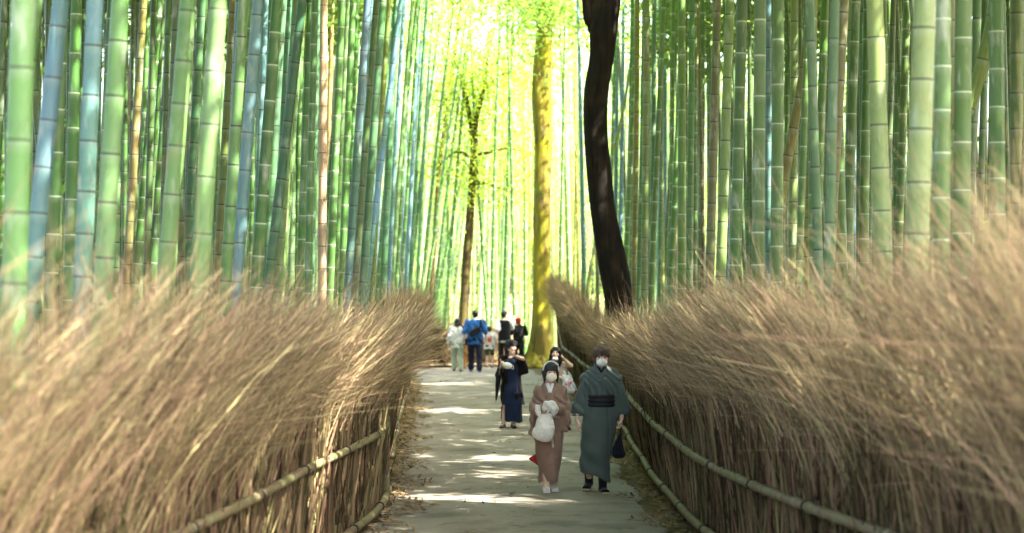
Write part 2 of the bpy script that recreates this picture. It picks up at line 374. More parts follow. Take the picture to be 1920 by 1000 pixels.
def brush_fence(name, label, line, inward, top, rails, dens, seed, lean=(.1, .5), posts=(), zb=None, body_top=None):
    """line (m,2) of x,y ground points; inward +1/-1: side of the line (left normal) that faces the path; top(s01)->height"""
    g = np.random.default_rng(seed); name_side = inward
    ln = smooth_line(line, 160); L = np.linalg.norm(np.diff(ln, axis=0), axis=1).sum()
    tn = np.gradient(ln, axis=0); tn /= np.linalg.norm(tn, axis=1, keepdims=True); nm = np.stack([-tn[:, 1], tn[:, 0]], 1) * inward
    zg = ground_z(ln[:, 1]) if zb is None else zb(ln)
    root = thing(name, label, 'fence', (ln[80, 0], ln[80, 1], zg[80])); off = np.array(root.location)
    U = np.linspace(0, 1, 160)
    def P(u, n_, z):
        ex = u; u = np.clip(u, 0, 1); ex = (ex - u) * L; z = z + 0 * u
        b_ = P0(u, n_, z); b_[:, 0] += ex * np.interp(u, U, tn[:, 0]); b_[:, 1] += ex * np.interp(u, U, tn[:, 1]); return b_
    def P0(u, n_, z):
        return np.stack([np.interp(u, U, ln[:, 0]) + np.interp(u, U, nm[:, 0]) * n_, np.interp(u, U, ln[:, 1]) + np.interp(u, U, nm[:, 1]) * n_, np.interp(u, U, zg) + z], -1) - off
    tp = top(U)
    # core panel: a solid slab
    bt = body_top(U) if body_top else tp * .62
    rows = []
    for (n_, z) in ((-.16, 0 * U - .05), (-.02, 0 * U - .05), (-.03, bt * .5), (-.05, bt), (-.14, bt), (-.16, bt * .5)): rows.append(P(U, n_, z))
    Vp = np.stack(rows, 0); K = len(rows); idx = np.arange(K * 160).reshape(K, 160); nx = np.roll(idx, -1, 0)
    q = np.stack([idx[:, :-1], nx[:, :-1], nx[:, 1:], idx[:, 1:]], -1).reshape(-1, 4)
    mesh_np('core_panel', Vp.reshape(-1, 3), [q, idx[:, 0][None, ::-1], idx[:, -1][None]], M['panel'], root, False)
    # upright stems over the panel face
    n = int(L * dens * .55); u = g.random(n); t = np.linspace(0, 1, 4)[None]
    z0 = g.random(n) ** 1.6 * .5 * np.interp(u, U, bt); h = np.interp(u, U, bt) * (.35 + .75 * g.random(n))
    drift = g.normal(0, .24, n)[:, None] * t / L * 2; nn = -.02 + g.random(n)[:, None] * .06 + t * g.normal(.02, .05, n)[:, None]
    pts = P((u[:, None] + drift).ravel(), nn.ravel(), (z0[:, None] + h[:, None] * t).ravel()).reshape(n, 4, 3)
    v, f = tubes(pts, (.0045 + .006 * g.random(n))[:, None] * np.array([[1, 1, .9, .5]]), 3)
    mesh_np('brush_stems', v, f, M['stem'], root, False)
    # spray of twigs: bundles that bend out over the path, each twig forking
    nb = int(L * 7); ub = np.sort(g.random(nb)); b_lean = g.uniform(*lean, nb); b_h = g.normal(0, .13, nb); b_d = g.normal(.10, .30, nb)
    n = int(L * dens); bi = g.integers(0, nb, n); bi = bi[g.random(n) < np.interp(np.interp(ub[bi], U, ln[:, 1]), [9, 18], [.55, 1])]; n = len(bi); u = ub[bi] + g.normal(0, .07, n) / L
    K = 7; t = np.linspace(0, 1, K)[None]
    H = np.interp(u, U, tp) + b_h[bi]; z0 = np.interp(u, U, bt) * (np.interp(np.interp(u, U, ln[:, 1]), [9, 16], [.36, .72]) + np.interp(np.interp(u, U, ln[:, 1]), [9, 16], [.72, .40]) * g.random(n))
    z1 = z0 + (H - z0) * np.clip(.42 + .66 * g.random(n) ** .7 + .10 * (g.random(n) > .94), 0, 1.16); ln_ = b_lean[bi] + g.normal(0, .26, n); dr = np.clip(b_d[bi] + g.normal(0, .34, n), -.6, .75)
    rise = (z1 - z0)
    w1, w2 = g.normal(0, .028, (n, 1)), g.normal(0, .028, (n, 1)); p1 = g.uniform(0, 6.28, (n, 1))
    zz = z0[:, None] + rise[:, None] * (t - .12 * t ** 3)
    yy = np.interp(u, U, ln[:, 1]); cap_ = np.interp(yy, [8, 13, 19, 40, 52], [.62, .58, .46, .46, .36]) * (1.35 if name_side < 0 else 1); lk = np.interp(yy, [8, 13, 19], [1.1, 1.05, 1.0])
    no = -.03 + g.random(n)[:, None] * .09 + (cap_ * np.tanh(ln_ * lk * rise / cap_))[:, None] * (.6 * t + .4 * t ** 2) + w1 * np.sin(4 * t + p1)
    uu = u[:, None] + (dr * rise)[:, None] / L * t ** 1.2 + w2 / L * np.sin(5 * t + p1)
    A = P(uu.ravel(), no.ravel(), zz.ravel()).reshape(n, K, 3)
    A = A + g.normal(0, .011, A.shape) * t[..., None] + np.cumsum(g.normal(0, .007, A.shape), axis=1) * t[..., None]
    r = (.0019 + .0052 * g.random(n) ** 3)[:, None] * np.linspace(1, .5, K)[None]
    parts = [tubes(A, r, 3)]
    for rep in range(2):                     # side twigs
        k0 = g.integers(2, 5, n); b = A[np.arange(n), k0]; d = A[:, -1] - A[:, 2]; ln2 = np.linalg.norm(d, axis=1, keepdims=True)
        d2 = d + g.normal(0, .55, (n, 3)) * ln2; d2[:, 2] = np.abs(d2[:, 2]); d2 *= (.3 + .3 * g.random((n, 1)))
        t2 = np.linspace(0, 1, 4)[None, :, None]
        B = b[:, None] + d2[:, None] * t2 + g.normal(0, .035, (n, 1, 3)) * t2 ** 2
        parts.append(tubes(B, np.full((n, 1), .0019) * np.array([[1, .9, .7, .35]]), 3))
    tb = np.repeat(g.normal(0, 1, nb)[bi], K * 3); tb = np.concatenate([tb] + [np.repeat(g.normal(0, 1, nb)[bi], 12)] * 2)
    v, f = join(parts); tw = mesh_np('brush_spray', v, f, M['twig'], root, False, {'tint': tb}); tw['kind'] = 'stuff'
    # bamboo rails lashed to the front
    for (u0, u1, z_of, rad) in rails:
        kk = 90; ur = np.linspace(u0, u1, kk)
        C = P(ur, .10 + .012 * np.sin(ur * L * 1.3), z_of(ur))
        s = np.concatenate([[0], np.cumsum(np.linalg.norm(np.diff(C, axis=0), axis=1))]); m_ = int(s[-1] / .03) + 2
        us = np.linspace(0, s[-1], m_); C = np.stack([np.interp(us, s, C[:, j]) for j in range(3)], 1)
        ph = (us / .36) % 1; bump = np.exp(-((ph - .5) / .06) ** 2) * .22
        v, f = tubes(C[None], (rad * (1 + bump) * (1 - .15 * us / us[-1]))[None], 8, True)
        ro = mesh_np('rail', v, f, M['rail'], root)
        for q_ in np.arange(.5, s[-1], 1.9):
            i = int(q_ / s[-1] * (m_ - 1)); a, b = C[max(i - 1, 0)], C[min(i + 1, m_ - 1)]; d = (b - a) / np.linalg.norm(b - a)
            tv = []
            for o_ in (-.014, 0, .014):
                tv.append(tubes(np.array([[C[i] + d * (o_ - .005), C[i] + d * (o_ + .005)]]), np.full((1, 2), rad * 1.16), 8, True))
            v, f = join(tv); mesh_np('cord_lashing', v, f, M['tie'], ro)
    for (up, z) in posts:
        b = P(np.array([up, up]), .08, np.array([-.05, z]))
        v, f = tubes(np.stack([np.linspace(b[0], b[1], 6)]), np.full((1, 6), .045), 10, True)
        mesh_np('post', v, f, M['rail'], root)
    return root

def s_of(line_d, d):                        # fraction along a fence at distance d
    ln = smooth_line(line_d, 160); s = np.concatenate([[0], np.cumsum(np.linalg.norm(np.diff(ln, axis=0), axis=1))]); return float(np.interp(d, ln[:, 1], s / s[-1]))

Lline = FL[:, ::-1]; Rline = FR[:, ::-1]
yl = smooth_line(Lline, 160)[:, 1]; yr = smooth_line(Rline, 160)[:, 1]; U0 = np.linspace(0, 1, 160)
ltop = lambda u: np.interp(np.interp(u, U0, yl), [3, 9, 13, 18, 21, 26, 33, 40, 49], [2.75, 2.52, 2.36, 2.14, 2.05, 2.1, 2.15, 2.15, 2.1])
rtop = lambda u: np.interp(np.interp(u, U0, yr), [3, 9, 12, 16, 20, 27, 33, 36, 40, 48, 54, 57.5], [3.05, 2.9, 2.62, 2.36, 2.12, 1.86, 1.74, 1.72, 1.92, 2.32, 2.65, 2.75])
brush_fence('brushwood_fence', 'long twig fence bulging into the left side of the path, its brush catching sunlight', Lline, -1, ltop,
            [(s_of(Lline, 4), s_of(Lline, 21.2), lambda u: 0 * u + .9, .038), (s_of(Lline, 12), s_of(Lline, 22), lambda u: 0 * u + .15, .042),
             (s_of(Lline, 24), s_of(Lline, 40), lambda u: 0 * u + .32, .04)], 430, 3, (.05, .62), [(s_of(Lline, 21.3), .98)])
def rail_hi(u):
    y = np.interp(u, U0, yr); return .75 + np.interp(y, [11, 17, 50, 54, 56, 57.5], [.12, .02, 0, .0, .35, .75])
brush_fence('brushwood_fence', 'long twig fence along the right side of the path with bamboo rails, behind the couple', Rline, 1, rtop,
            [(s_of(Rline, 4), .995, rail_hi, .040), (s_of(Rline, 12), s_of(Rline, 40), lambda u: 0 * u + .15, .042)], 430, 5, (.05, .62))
FF = np.array([(-4.2, 57.0), (-3.2, 57.6), (-2.5, 58.0), (-1.7, 58.6), (-1.0, 59.5), (-.4, 60.6), (.1, 62.2)])
brush_fence('brushwood_fence', 'low dark twig fence beyond the five strollers at the end of the path', FF, -1,
            lambda u: 1.75 - .75 * u, [(.02, .98, lambda u: .98 - .3 * u, .035), (.02, .8, lambda u: .1 + 0 * u, .04)], 260, 9, (.1, .4), zb=lambda ln: ground_z(ln[:, 1]) * 1.0,
            body_top=lambda u: 1.35 - .55 * u)

# fallen leaves along the fence feet
for side, nm_ in ((-1, 'left'), (1, 'right')):
    n = 5200; y = 8 + 44 * G.random(n) ** .9; fx = fence_x(side, y); e = G.random(n) ** 2.0 * .62 * np.clip(.4 + .6 * np.sin(y * 1.3 + side) ** 2, 0, 1)
    x = fx - side * (.03 + e); z = ground_z(y) + .03 + .05 * G.random(n) * (1 - e)
    v, f = leaves(np.stack([x, y, z], 1), .09 + .05 * G.random(n), .022 + .02 * G.random(n), .82)
    tag(mesh_np('leaf_litter', v, f, M['litter'], None, False), 'dry fallen leaves along the foot of the %s twig fence' % nm_, 'fallen leaves', kind='stuff')

n = 420; y = 14 + 40 * G.random(n); u = G.random(n); u = np.where(G.random(n) < .6, u ** 2.5, 1 - u ** 2.5); x = np.interp(y, ys, xl) * (1 - u) + np.interp(y, ys, xr) * u
v, f = leaves(np.stack([x, y, .04 + 0 * x], 1), .07 + .05 * G.random(n), .02 + .018 * G.random(n), .9)
tag(mesh_np('fallen_leaves', v, f, M['litter'], None, False), 'loose dry leaves scattered over the path', 'fallen leaves', kind='stuff')

# ------------------------------------------------------------------ bamboo
COLS = dict(deep=(.045, .15, .03), green=(.07, .21, .05), pale=(.135, .29, .13), blue=(.088, .188, .245), teal=(.06, .20, .14),  # blue: reflected sky put into the culm colour
            olive=(.15, .18, .035), sun=(.34, .44, .16), brown=(.24, .15, .05), tan=(.40, .27, .16), grey=(.13, .16, .11), lime=(.20, .29, .06))  # sun: paler culm green, far sunlight put into the colour
for k_, v_ in COLS.items():
    if k_ in ('deep', 'green', 'pale', 'teal', 'olive', 'lime', 'grey'): COLS[k_] = (v_[0] * .76, v_[1] * .70, v_[2] * .46)
CNAME = dict(deep='dark green', green='green', pale='pale green', blue='bluish', teal='teal green', olive='olive', brown='brown', tan='dead tan', grey='greyish', lime='yellow green', sun='light green')

def culm_mesh(centre, r0, H, gap, sides, g, name='bamboo_culm'):
    """centre(z)->(x,y) local; rings carry their distance from the nearest node"""
    zs, nd, rr = [], [], []
    z = -.1; nodes = [.0]
    while nodes[-1] < H: nodes.append(nodes[-1] + gap * (1 + .5 * min(nodes[-1], 6) / 6) * g.uniform(.9, 1.1) * (.6 if nodes[-1] < .6 else 1))
    for a, b in zip(nodes[:-1], nodes[1:]):
        for d, k in ((-.001, 1.0), (.004, 1.038), (.012, 1.02), (.03, 1.0)): zs.append(a + d); nd.append(d); rr.append(k)
        zs.append((a + b) / 2); nd.append(.2); rr.append(.985); zs.append((a + b) / 2 + .001); nd.append(-.2); rr.append(.985)
        for d, k in ((-.08, 1.0), (-.02, 1.015), (-.006, 1.035)): zs.append(b + d); nd.append(d); rr.append(k)
    zs, nd, rr = map(np.array, (zs, nd, rr)); o = np.argsort(zs, kind='stable'); zs, nd, rr = zs[o], nd[o], rr[o]
    taper = np.clip(1 - .028 * zs - .0022 * zs ** 2 * (12 / max(H, 1)) * .6, .12, 1)
    rad = r0 * taper * rr
    c = np.array([centre(q) for q in zs]); ang = np.arange(sides) / sides * 2 * math.pi
    dc = np.gradient(c, zs + np.arange(len(zs)) * 1e-7, axis=0)
    V = np.stack([c[:, None, 0] + rad[:, None] * np.cos(ang), c[:, None, 1] + rad[:, None] * np.sin(ang),
                  zs[:, None] - rad[:, None] * (np.cos(ang) * dc[:, :1] + np.sin(ang) * dc[:, 1:])], -1)
    K = len(zs); idx = np.arange(K * sides).reshape(K, sides); nx = np.roll(idx, -1, 1)
    q = np.stack([idx[:-1], nx[:-1], nx[1:], idx[1:]], -1).reshape(-1, 4)
    return V.reshape(-1, 3), q, idx[-1][None], np.repeat(nd, sides)

ALL = []                                    # (object, side, px, colour key, diameter, row)
def jitter(c, k=.18):
    f = 1 + R.uniform(-k, k); return tuple(max(.005, x * f * (1 + R.uniform(-.08, .08))) for x in c)

def place_culm(px_b, px_t, wpx, key, dia=None, bend=None, D=None, row='front', margin=.28, sides=14):
    """px_b / px_t: where its axis is seen 450 px apart (y=450 and y=0); wpx its seen width"""
    side = -1 if px_b < 960 else 1
    dia = dia or .13
    D = D or dia * FPX / wpx
    lean = (px_t - px_b) / 450
    xm = (px_b - 960) / FPX * D; zm = CAM_H + 90 / FPX * D
    lim = fence_x(side, D) + side * margin
    if (xm - lim) * side < 0 and row == 'front':
        D2 = D
        for D2 in np.arange(D, max(60, D + 1), .2):                   # move outward along the sight line until it is behind the fence
            if ((px_b - 960) / FPX * D2 - fence_x(side, D2) - side * margin) * side >= 0: break
        dia *= D2 / D; D = D2; xm = (px_b - 960) / FPX * D; zm = CAM_H + 90 / FPX * D
    H = R.uniform(12, 15); ly = R.uniform(-.02, .02); bow = R.uniform(.0008, .003) * -side; zb = float(ground_z(D))
    if bend is None:
        ctr = lambda z: (lean * z + bow * max(z - 5, 0) ** 2, ly * z)
        x0 = xm - lean * zm
    else:                                                  # polyline of pixels
        pz = np.array([(CAM_H + (540 - y) / FPX * D) for x, y in bend]); pxx = np.array([(x - 960) / FPX * D for x, y in bend]); o = np.argsort(pz); pz, pxx = pz[o], pxx[o]
        sl0 = (pxx[1] - pxx[0]) / (pz[1] - pz[0]) * .4; sl1 = (pxx[-1] - pxx[-2]) / (pz[-1] - pz[-2])
        x0 = pxx[0] - sl0 * pz[0]
        q = np.concatenate([[[x0, 0]], np.stack([pxx, pz], 1), [[pxx[-1] + sl1 * 3, pz[-1] + 3], [pxx[-1] + sl1 * 5, H + 1]]]); q = smooth_line(q, 80)
        ctr = lambda z: (float(np.interp(z, q[:, 1], q[:, 0])) - x0, ly * z)
    V, q4, cap, nd = culm_mesh(ctr, dia / 2 * 1.06, H, R.uniform(.24, .31), sides, R)
    o = mesh_np('bamboo_culm', V, [q4, cap], M['culm'], None, True, {'node_distance': nd})
    o.location = (x0, D, zb); cc = jitter(COLS[key]); o.color = (cc[0] * (1.35 if side > 0 and key != 'blue' else 1), cc[1], cc[2] * (.8 if side > 0 and key != 'blue' else 1), (0.0 if key in ('deep', 'green', 'sun') else 1.0))
    ALL.append((o, side, px_b, key, dia, row)); return o

FRONT_L = [(2, 16, 15, 'green'), (33, 48, 49, 'pale'), (64, 108, 35, 'blue'), (101, 120, 26, 'deep'), (130, 139, 24, 'green'), (160, 181, 35, 'blue'), (189, 204, 19, 'green'),
           (200, 228, 37, 'pale'), (233, 250, 12, 'brown'), (242, 269, 17, 'brown'), (262, 298, 17, 'deep'), (289, 320, 17, 'deep'), (304, 326, 12, 'deep'), (317, 353, 34, 'pale'), (352, 377, 18, 'teal'),
           (366, 386, 12, 'pale'), (380, 411, 36, 'pale'), (412, 436, 19, 'olive'), (436, 461, 20, 'deep'), (450, 485, 24, 'blue'), (474, 497, 14, 'pale'), (487, 520, 24, 'deep'), (504, 531, 17, 'teal'),
           (513, 566, 20, 'teal'), (530, 552, 16, 'olive'), (548, 560, 14, 'pale'), (567, 582, 20, 'green'), (585, 597, 14, 'teal'), (604, 606, 17, 'tan'), (612, 620, 11, 'brown'), (622, 641, 16, 'green'),
           (634, 651, 13, 'pale'), (645, 662, 15, 'green'), (659, 689, 17, 'blue'), (672, 698, 15, 'blue'), (686, 716, 17, 'teal'), (703, 728, 12, 'olive'), (697, 750, 13, 'blue'), (722, 741, 13, 'teal'), (741, 775, 13, 'grey'),
           (752, 768, 9, 'blue'), (765, 791, 10, 'blue'), (776, 822, 8, 'green'), (787, 806, 8, 'teal')]
FRONT_R = [(1093, 1085, 9, 'blue'), (1084, 1077, 7, 'olive'), (1153, 1161, 9, 'blue'), (1163, 1171, 9, 'blue'), (1175, 1196, 11, 'green'), (1190, 1203, 8, 'pale'), (1209, 1213, 14, 'grey'), (1223, 1228, 11, 'teal'), (1235, 1238, 8, 'blue'),
           (1246, 1250, 9, 'blue'), (1257, 1264, 9, 'green'), (1279, 1280, 17, 'green'), (1293, 1298, 14, 'teal'), (1314, 1319, 12, 'deep'), (1333, 1346, 18, 'grey'), (1354, 1370, 20, 'pale'), (1379, 1391, 22, 'deep'),
           (1402, 1407, 11, 'teal'), (1422, 1427, 25, 'green'), (1443, 1447, 13, 'olive'), (1455, 1459, 22, 'deep'), (1473, 1477, 12, 'green'), (1487, 1491, 18, 'pale'), (1514, 1529, 15, 'lime'), (1530, 1546, 18, 'green'),
           (1557, 1584, 22, 'grey'), (1587, 1604, 20, 'deep'), (1606, 1616, 10, 'teal'), (1620, 1630, 20, 'green'), (1656, 1643, 36, 'pale'), (1666, 1670, 14, 'olive'), (1679, 1684, 15, 'deep'), (1686, 1705, 17, 'green'), (1719, 1734, 47, 'pale'),
           (1760, 1775, 13, 'teal'), (1800, 1804, 36, 'green'), (1870, 1870, 33, 'green'), (1905, 1905, 32, 'pale'), (1935, 1938, 34, 'green')]
for b, t, wp, k in FRONT_L: place_culm(b, t, wp, k)
for b, t, wp, k in FRONT_R: place_culm(b, t, wp, k, .155 if wp > 30 else .13)
place_culm(1752, 1850, 27, 'lime', .13, [(1750, 430), (1757, 370), (1772, 300), (1795, 240), (1822, 180), (1840, 115), (1858, 40), (1872, -60)], row='bent')
place_culm(1466, 1520, 20, 'olive', .13, [(1462, 450), (1466, 380), (1476, 310), (1492, 225), (1506, 150), (1516, 75), (1522, 0)], row='bent')
place_culm(1462, 1448, 13, 'lime', .1, [(1105, 520), (1113, 480), (1120, 430), (1130, 380), (1140, 330)], D=52, row='bent')

# second rows, half hidden behind the first
def fill(side, n):
    k_ = 0
    while k_ < n:
        y = 11 + 47 * R.random() ** .8; x = fence_x(side, y) + side * R.uniform(.55, 4.2)
        px = 960 + x / y * FPX
        if not (-60 < px < 1980): continue
        lean = R.gauss(.045 if side < 0 else .012, .022) ; dia = R.uniform(.085, .135)
        zm = CAM_H + 90 / FPX * y; pb = 960 + (x + lean * zm) / y * FPX
        key = R.choices(['deep', 'green', 'teal', 'olive', 'grey', 'blue', 'pale', 'brown', 'lime'], [5, 6, 5, 4, 3, 2.5, 2, 1, 1.5])[0]
        place_culm(pb, pb + 450 * lean, 1, key, dia, D=y, row='back', sides=10); k_ += 1
fill(-1, 52); fill(1, 58)
for i in range(16):
    D_ = R.uniform(44, 58); pb_ = R.uniform(690, 790); place_culm(pb_, pb_ + R.uniform(15, 45), 1, R.choice(['green', 'teal', 'pale', 'blue']), R.uniform(.09, .13), D=D_, row='back', sides=10)

# slender culms of the sunlit grove at the far end
def far_culm(px, D, lean, dia, key):
    place_culm(px, px + 450 * lean, 1, key, dia, D=D, row='far', sides=8)
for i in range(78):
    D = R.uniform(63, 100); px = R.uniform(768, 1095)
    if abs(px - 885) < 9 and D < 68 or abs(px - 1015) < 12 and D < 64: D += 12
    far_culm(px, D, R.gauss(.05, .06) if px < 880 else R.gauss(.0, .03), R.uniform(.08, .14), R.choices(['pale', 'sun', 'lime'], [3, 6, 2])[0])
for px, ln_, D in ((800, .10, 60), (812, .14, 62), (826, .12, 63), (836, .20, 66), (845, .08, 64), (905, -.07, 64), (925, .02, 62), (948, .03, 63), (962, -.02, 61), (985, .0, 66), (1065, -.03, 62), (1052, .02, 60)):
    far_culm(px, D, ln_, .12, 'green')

# the rest of the grove, too deep to count
def thicket(n, ylo, yhi, xof, seed, hmax):
    g = random.Random(seed); parts, nds = [], []; off = 0; V_, Q_ = [], []
    for i in range(n):
        y = g.uniform(ylo, yhi); x = xof(g, y); ln = g.gauss(0, .04); ly = g.gauss(0, .02)
        V, q4, cap, nd = culm_mesh(lambda z: (x + ln * z, y + ly * z), g.uniform(.04, .06), g.uniform(11, hmax), .36, 6, g)
        V[:, 2] += float(ground_z(y)); V_.append(V); Q_.append(q4 + off); nds.append(nd); off += len(V)
    return mesh_np('bamboo_thicket', np.concatenate(V_), [np.concatenate(Q_)], M['culm'], None, True, {'node_distance': np.concatenate(nds)})
o = thicket(430, 14, 78, lambda g, y: float(fence_x(-1, min(y, 49))) - 2.4 - 10 * g.random(), 21, 14); o.color = (.045, .095, .02, 1)
tag(o, 'crowded bamboo stems deep inside the left grove', 'bamboo grove', kind='stuff')
o = thicket(380, 14, 78, lambda g, y: float(fence_x(1, min(y, 57))) + 2.4 + 10 * g.random(), 22, 14); o.color = (.055, .10, .02, 1)
tag(o, 'crowded bamboo stems deep inside the right grove', 'bamboo grove', kind='stuff')
o = thicket(230, 90, 150, lambda g, y: g.uniform(-24, 24), 23, 15); o.color = (.34, .45, .16, 1)  # far stems paler, sunlight put into their colour
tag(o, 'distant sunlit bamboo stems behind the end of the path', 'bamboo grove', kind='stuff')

ordw = ['first', 'second', 'third', 'fourth', 'fifth', 'sixth', 'seventh', 'eighth', 'ninth', 'tenth', 'eleventh', 'twelfth', 'thirteenth', 'fourteenth', 'fifteenth']
def size_word(d, px): return ''
cnt = {}
for o, side, px, key, dia, row in sorted(ALL, key=lambda a: (a[2] if a[1] < 0 else a[2])):
    if row == 'front':
        k = (side, key); cnt[k] = cnt.get(k, 0) + 1; total = sum(1 for a in ALL if a[1] == side and a[3] == key and a[5] == 'front')
        tall = '%s bamboo culm behind the %s twig fence' % (CNAME[key], 'left' if side < 0 else 'right')
        ref = 'counted from the left photo edge' if side < 0 else 'counted from the crooked dark trunk'
        lab = ('only ' if total == 1 else ordw[min(cnt[k] - 1, 14)] + ' ') + tall + ('' if total == 1 else ', ' + ref)
        tag(o, lab, 'bamboo', 'bamboo culms behind the %s fence' % ('left' if side < 0 else 'right'))
    elif row == 'bent':
        lab = {'olive': 'slanting olive bamboo culm leaning across its upright neighbours right of the dark trunk',
               'lime': 'bent yellow green bamboo culm crossing behind the thick pale culms at far right'}[key]
        if px < 1463 and key == 'lime': lab = 'short slanting yellow bamboo stem just left of the crooked dark trunk'
        tag(o, lab, 'bamboo', 'bamboo culms behind the right fence')
    elif row == 'back':
        z_ = ('near the tan dead culm' if 520 < px < 690 else 'beside the fence end' if px >= 690 else 'near the blue front culms') if side < 0 else \
             ('next to the dark trunk' if px < 1230 else 'near the slanting olive culm' if px < 1560 else 'behind the thick pale culms')
        tag(o, '%s bamboo culm half hidden behind the %s front row, %s' % (CNAME[key], 'left' if side < 0 else 'right', z_), 'bamboo',
            'half hidden %s culms of the %s grove, %s' % (CNAME[key], 'left' if side < 0 else 'right', z_))
    else:
        z_ = 'left of the slim maple' if px < 880 else 'between the maple and the mossy tree' if px < 1010 else 'right of the mossy tree'
        tag(o, 'sunlit %s bamboo culm at the path end, %s' % (CNAME[key], z_), 'bamboo', 'sunlit %s far culms %s' % (CNAME[key], z_))

# ------------------------------------------------------------------ leaf roof and far foliage
def clump_noise(p, s, seed):
    g = np.random.default_rng(seed); out = 0
    for k in range(5):
        d = g.normal(size=3); d /= np.linalg.norm(d); out = out + np.sin(p @ d * s * (1 + .5 * k) + g.uniform(0, 6.28)) / (1 + .4 * k)
    return out
def canopy(n, lo, hi, seed, keep):
    g = np.random.default_rng(seed); p = lo + (hi - lo) * g.random((n, 3))
    p = p[keep(p, g)]; p = np.concatenate([p + g.normal(0, .16, p.shape) for _ in range(3)])
    return p, g
# openings cut into the leaf roof along the sun line to cast flecks: (pixel x, pixel y, distance, radius)
FLECKS = [(880, 938, 22.0, .36), (800, 930, 22.3, .25), (985, 862, 27.2, .40), (935, 893, 24.8, .20), (840, 770, 38, .45), (830, 720, 48.5, .5), (1050, 815, 31.5, .3),
          (590, 690, 17.2, .46), (575, 790, 16.9, .36), (640, 640, 19, .3), (560, 930, 16.6, .22), (735, 650, 24, .22), (1190, 650, 24.5, .42), (1215, 700, 21, .22), (1090, 590, 43, .4), (1050, 560, 52, .4), (345, 165, 14.2, .15), (420, 255, 14, .12), (590, 300, 22, .22), (690, 440, 30, .25), (755, 210, 38, .3),
          (1368, 215, 25, .22), (1660, 440, 13.5, .14), (1745, 130, 12.2, .14), (1320, 480, 30, .3), (1240, 300, 36, .3), (1470, 520, 17, .2), (1900, 620, 10.5, .3), (1020, 420, 57.5, .5), (1024, 300, 57.5, .35), (205, 320, 13, .12), (182, 540, 11, .1), (650, 520, 26, .25)]
FP = [(np.array(at(a, b, d)), r * (.8 if 760 < a < 1090 and b > 680 else 1)) for a, b, d, r in FLECKS]
def keep_roof(p, g):
    k = keep_roof0(p, g) & ((p[:, 1] < 53) | ((p[:, 0] > 2) & (p[:, 1] < 55.5))); sv = np.array(SUNV)
    for T, r in FP:
        q = p - T; k &= np.linalg.norm(q - (q @ sv)[:, None] * sv, axis=1) > r + (.22 if 680 < 540 + (CAM_H - T[2]) / T[1] * FPX else .12)
    return k
def keep_roof0(p, g):
    cl = clump_noise(p, 1.3, 4); ax = np.abs(p[:, 0] - .2)
    over = np.clip((ax - .5) / 2.4, 0, 1) * .25 + .75
    over = over * np.where((ax < 3.4) & (p[:, 1] > 25), 0, 1)
    return (g.random(len(p)) < over) & (cl > -1.5)
p, g = canopy(73000, np.array([-13, 3, 8.2]), np.array([21, 61, 14.5]), 31, keep_roof)  # mostly out of view; density and cuts shaped to shade and dapple the path
v, f = leaves(p, .46, .175, .4, .4, g)
tag(mesh_np('bamboo_canopy', v, f, M['canopy'], None, False), 'bamboo leaf roof high over the path and both groves', 'foliage', kind='stuff')
p, g = canopy(20000, np.array([-3.6, 25, 8.6]), np.array([3.8, 60, 14.5]), 33, lambda p, g: clump_noise(p, 1.5, 14) > .0)
v, f = leaves(p, .19, .075, .4, .4, g)
tag(mesh_np('bamboo_canopy', v, f, M['bright'], None, False), 'thin light leaf sprays closing over the path between the groves', 'foliage', kind='stuff')
p, g = canopy(100000, np.array([-17, 67, 1.0]), np.array([17, 105, 19]), 32, lambda p, g: (clump_noise(p, .8, 6) > -.35) & (g.random(len(p)) < np.clip(p[:, 2] / 8, .3, 1)))
p[:, 2] += ground_z(p[:, 1]) * 0
v, f = leaves(p, .20, .085, .3, .3, g)
tag(mesh_np('far_foliage', v, f, M['bright'], None, False), 'glowing yellow green leaves of the sunlit wood at the path end', 'foliage', kind='stuff')
for side in (-1, 1):
    n = 2600; g = np.random.default_rng(40 + side); y = 12 + 48 * g.random(n); x = fence_x(side, y) + side * (5.5 + 9 * g.random(n)); z = .2 + 9 * g.random(n) ** 1.3
    p = np.stack([x, y, z], 1); p = p[clump_noise(p, 1.0, 9) > .3]; p = np.concatenate([p + g.normal(0, .2, p.shape) for _ in range(3)])
    v, f = leaves(p, .28, .09, .2, .5, g)
    tag(mesh_np('grove_foliage', v, f, M['bright'], None, False), 'small bamboo leaves showing between the %s culms' % ('left' if side < 0 else 'right'), 'foliage', kind='stuff')

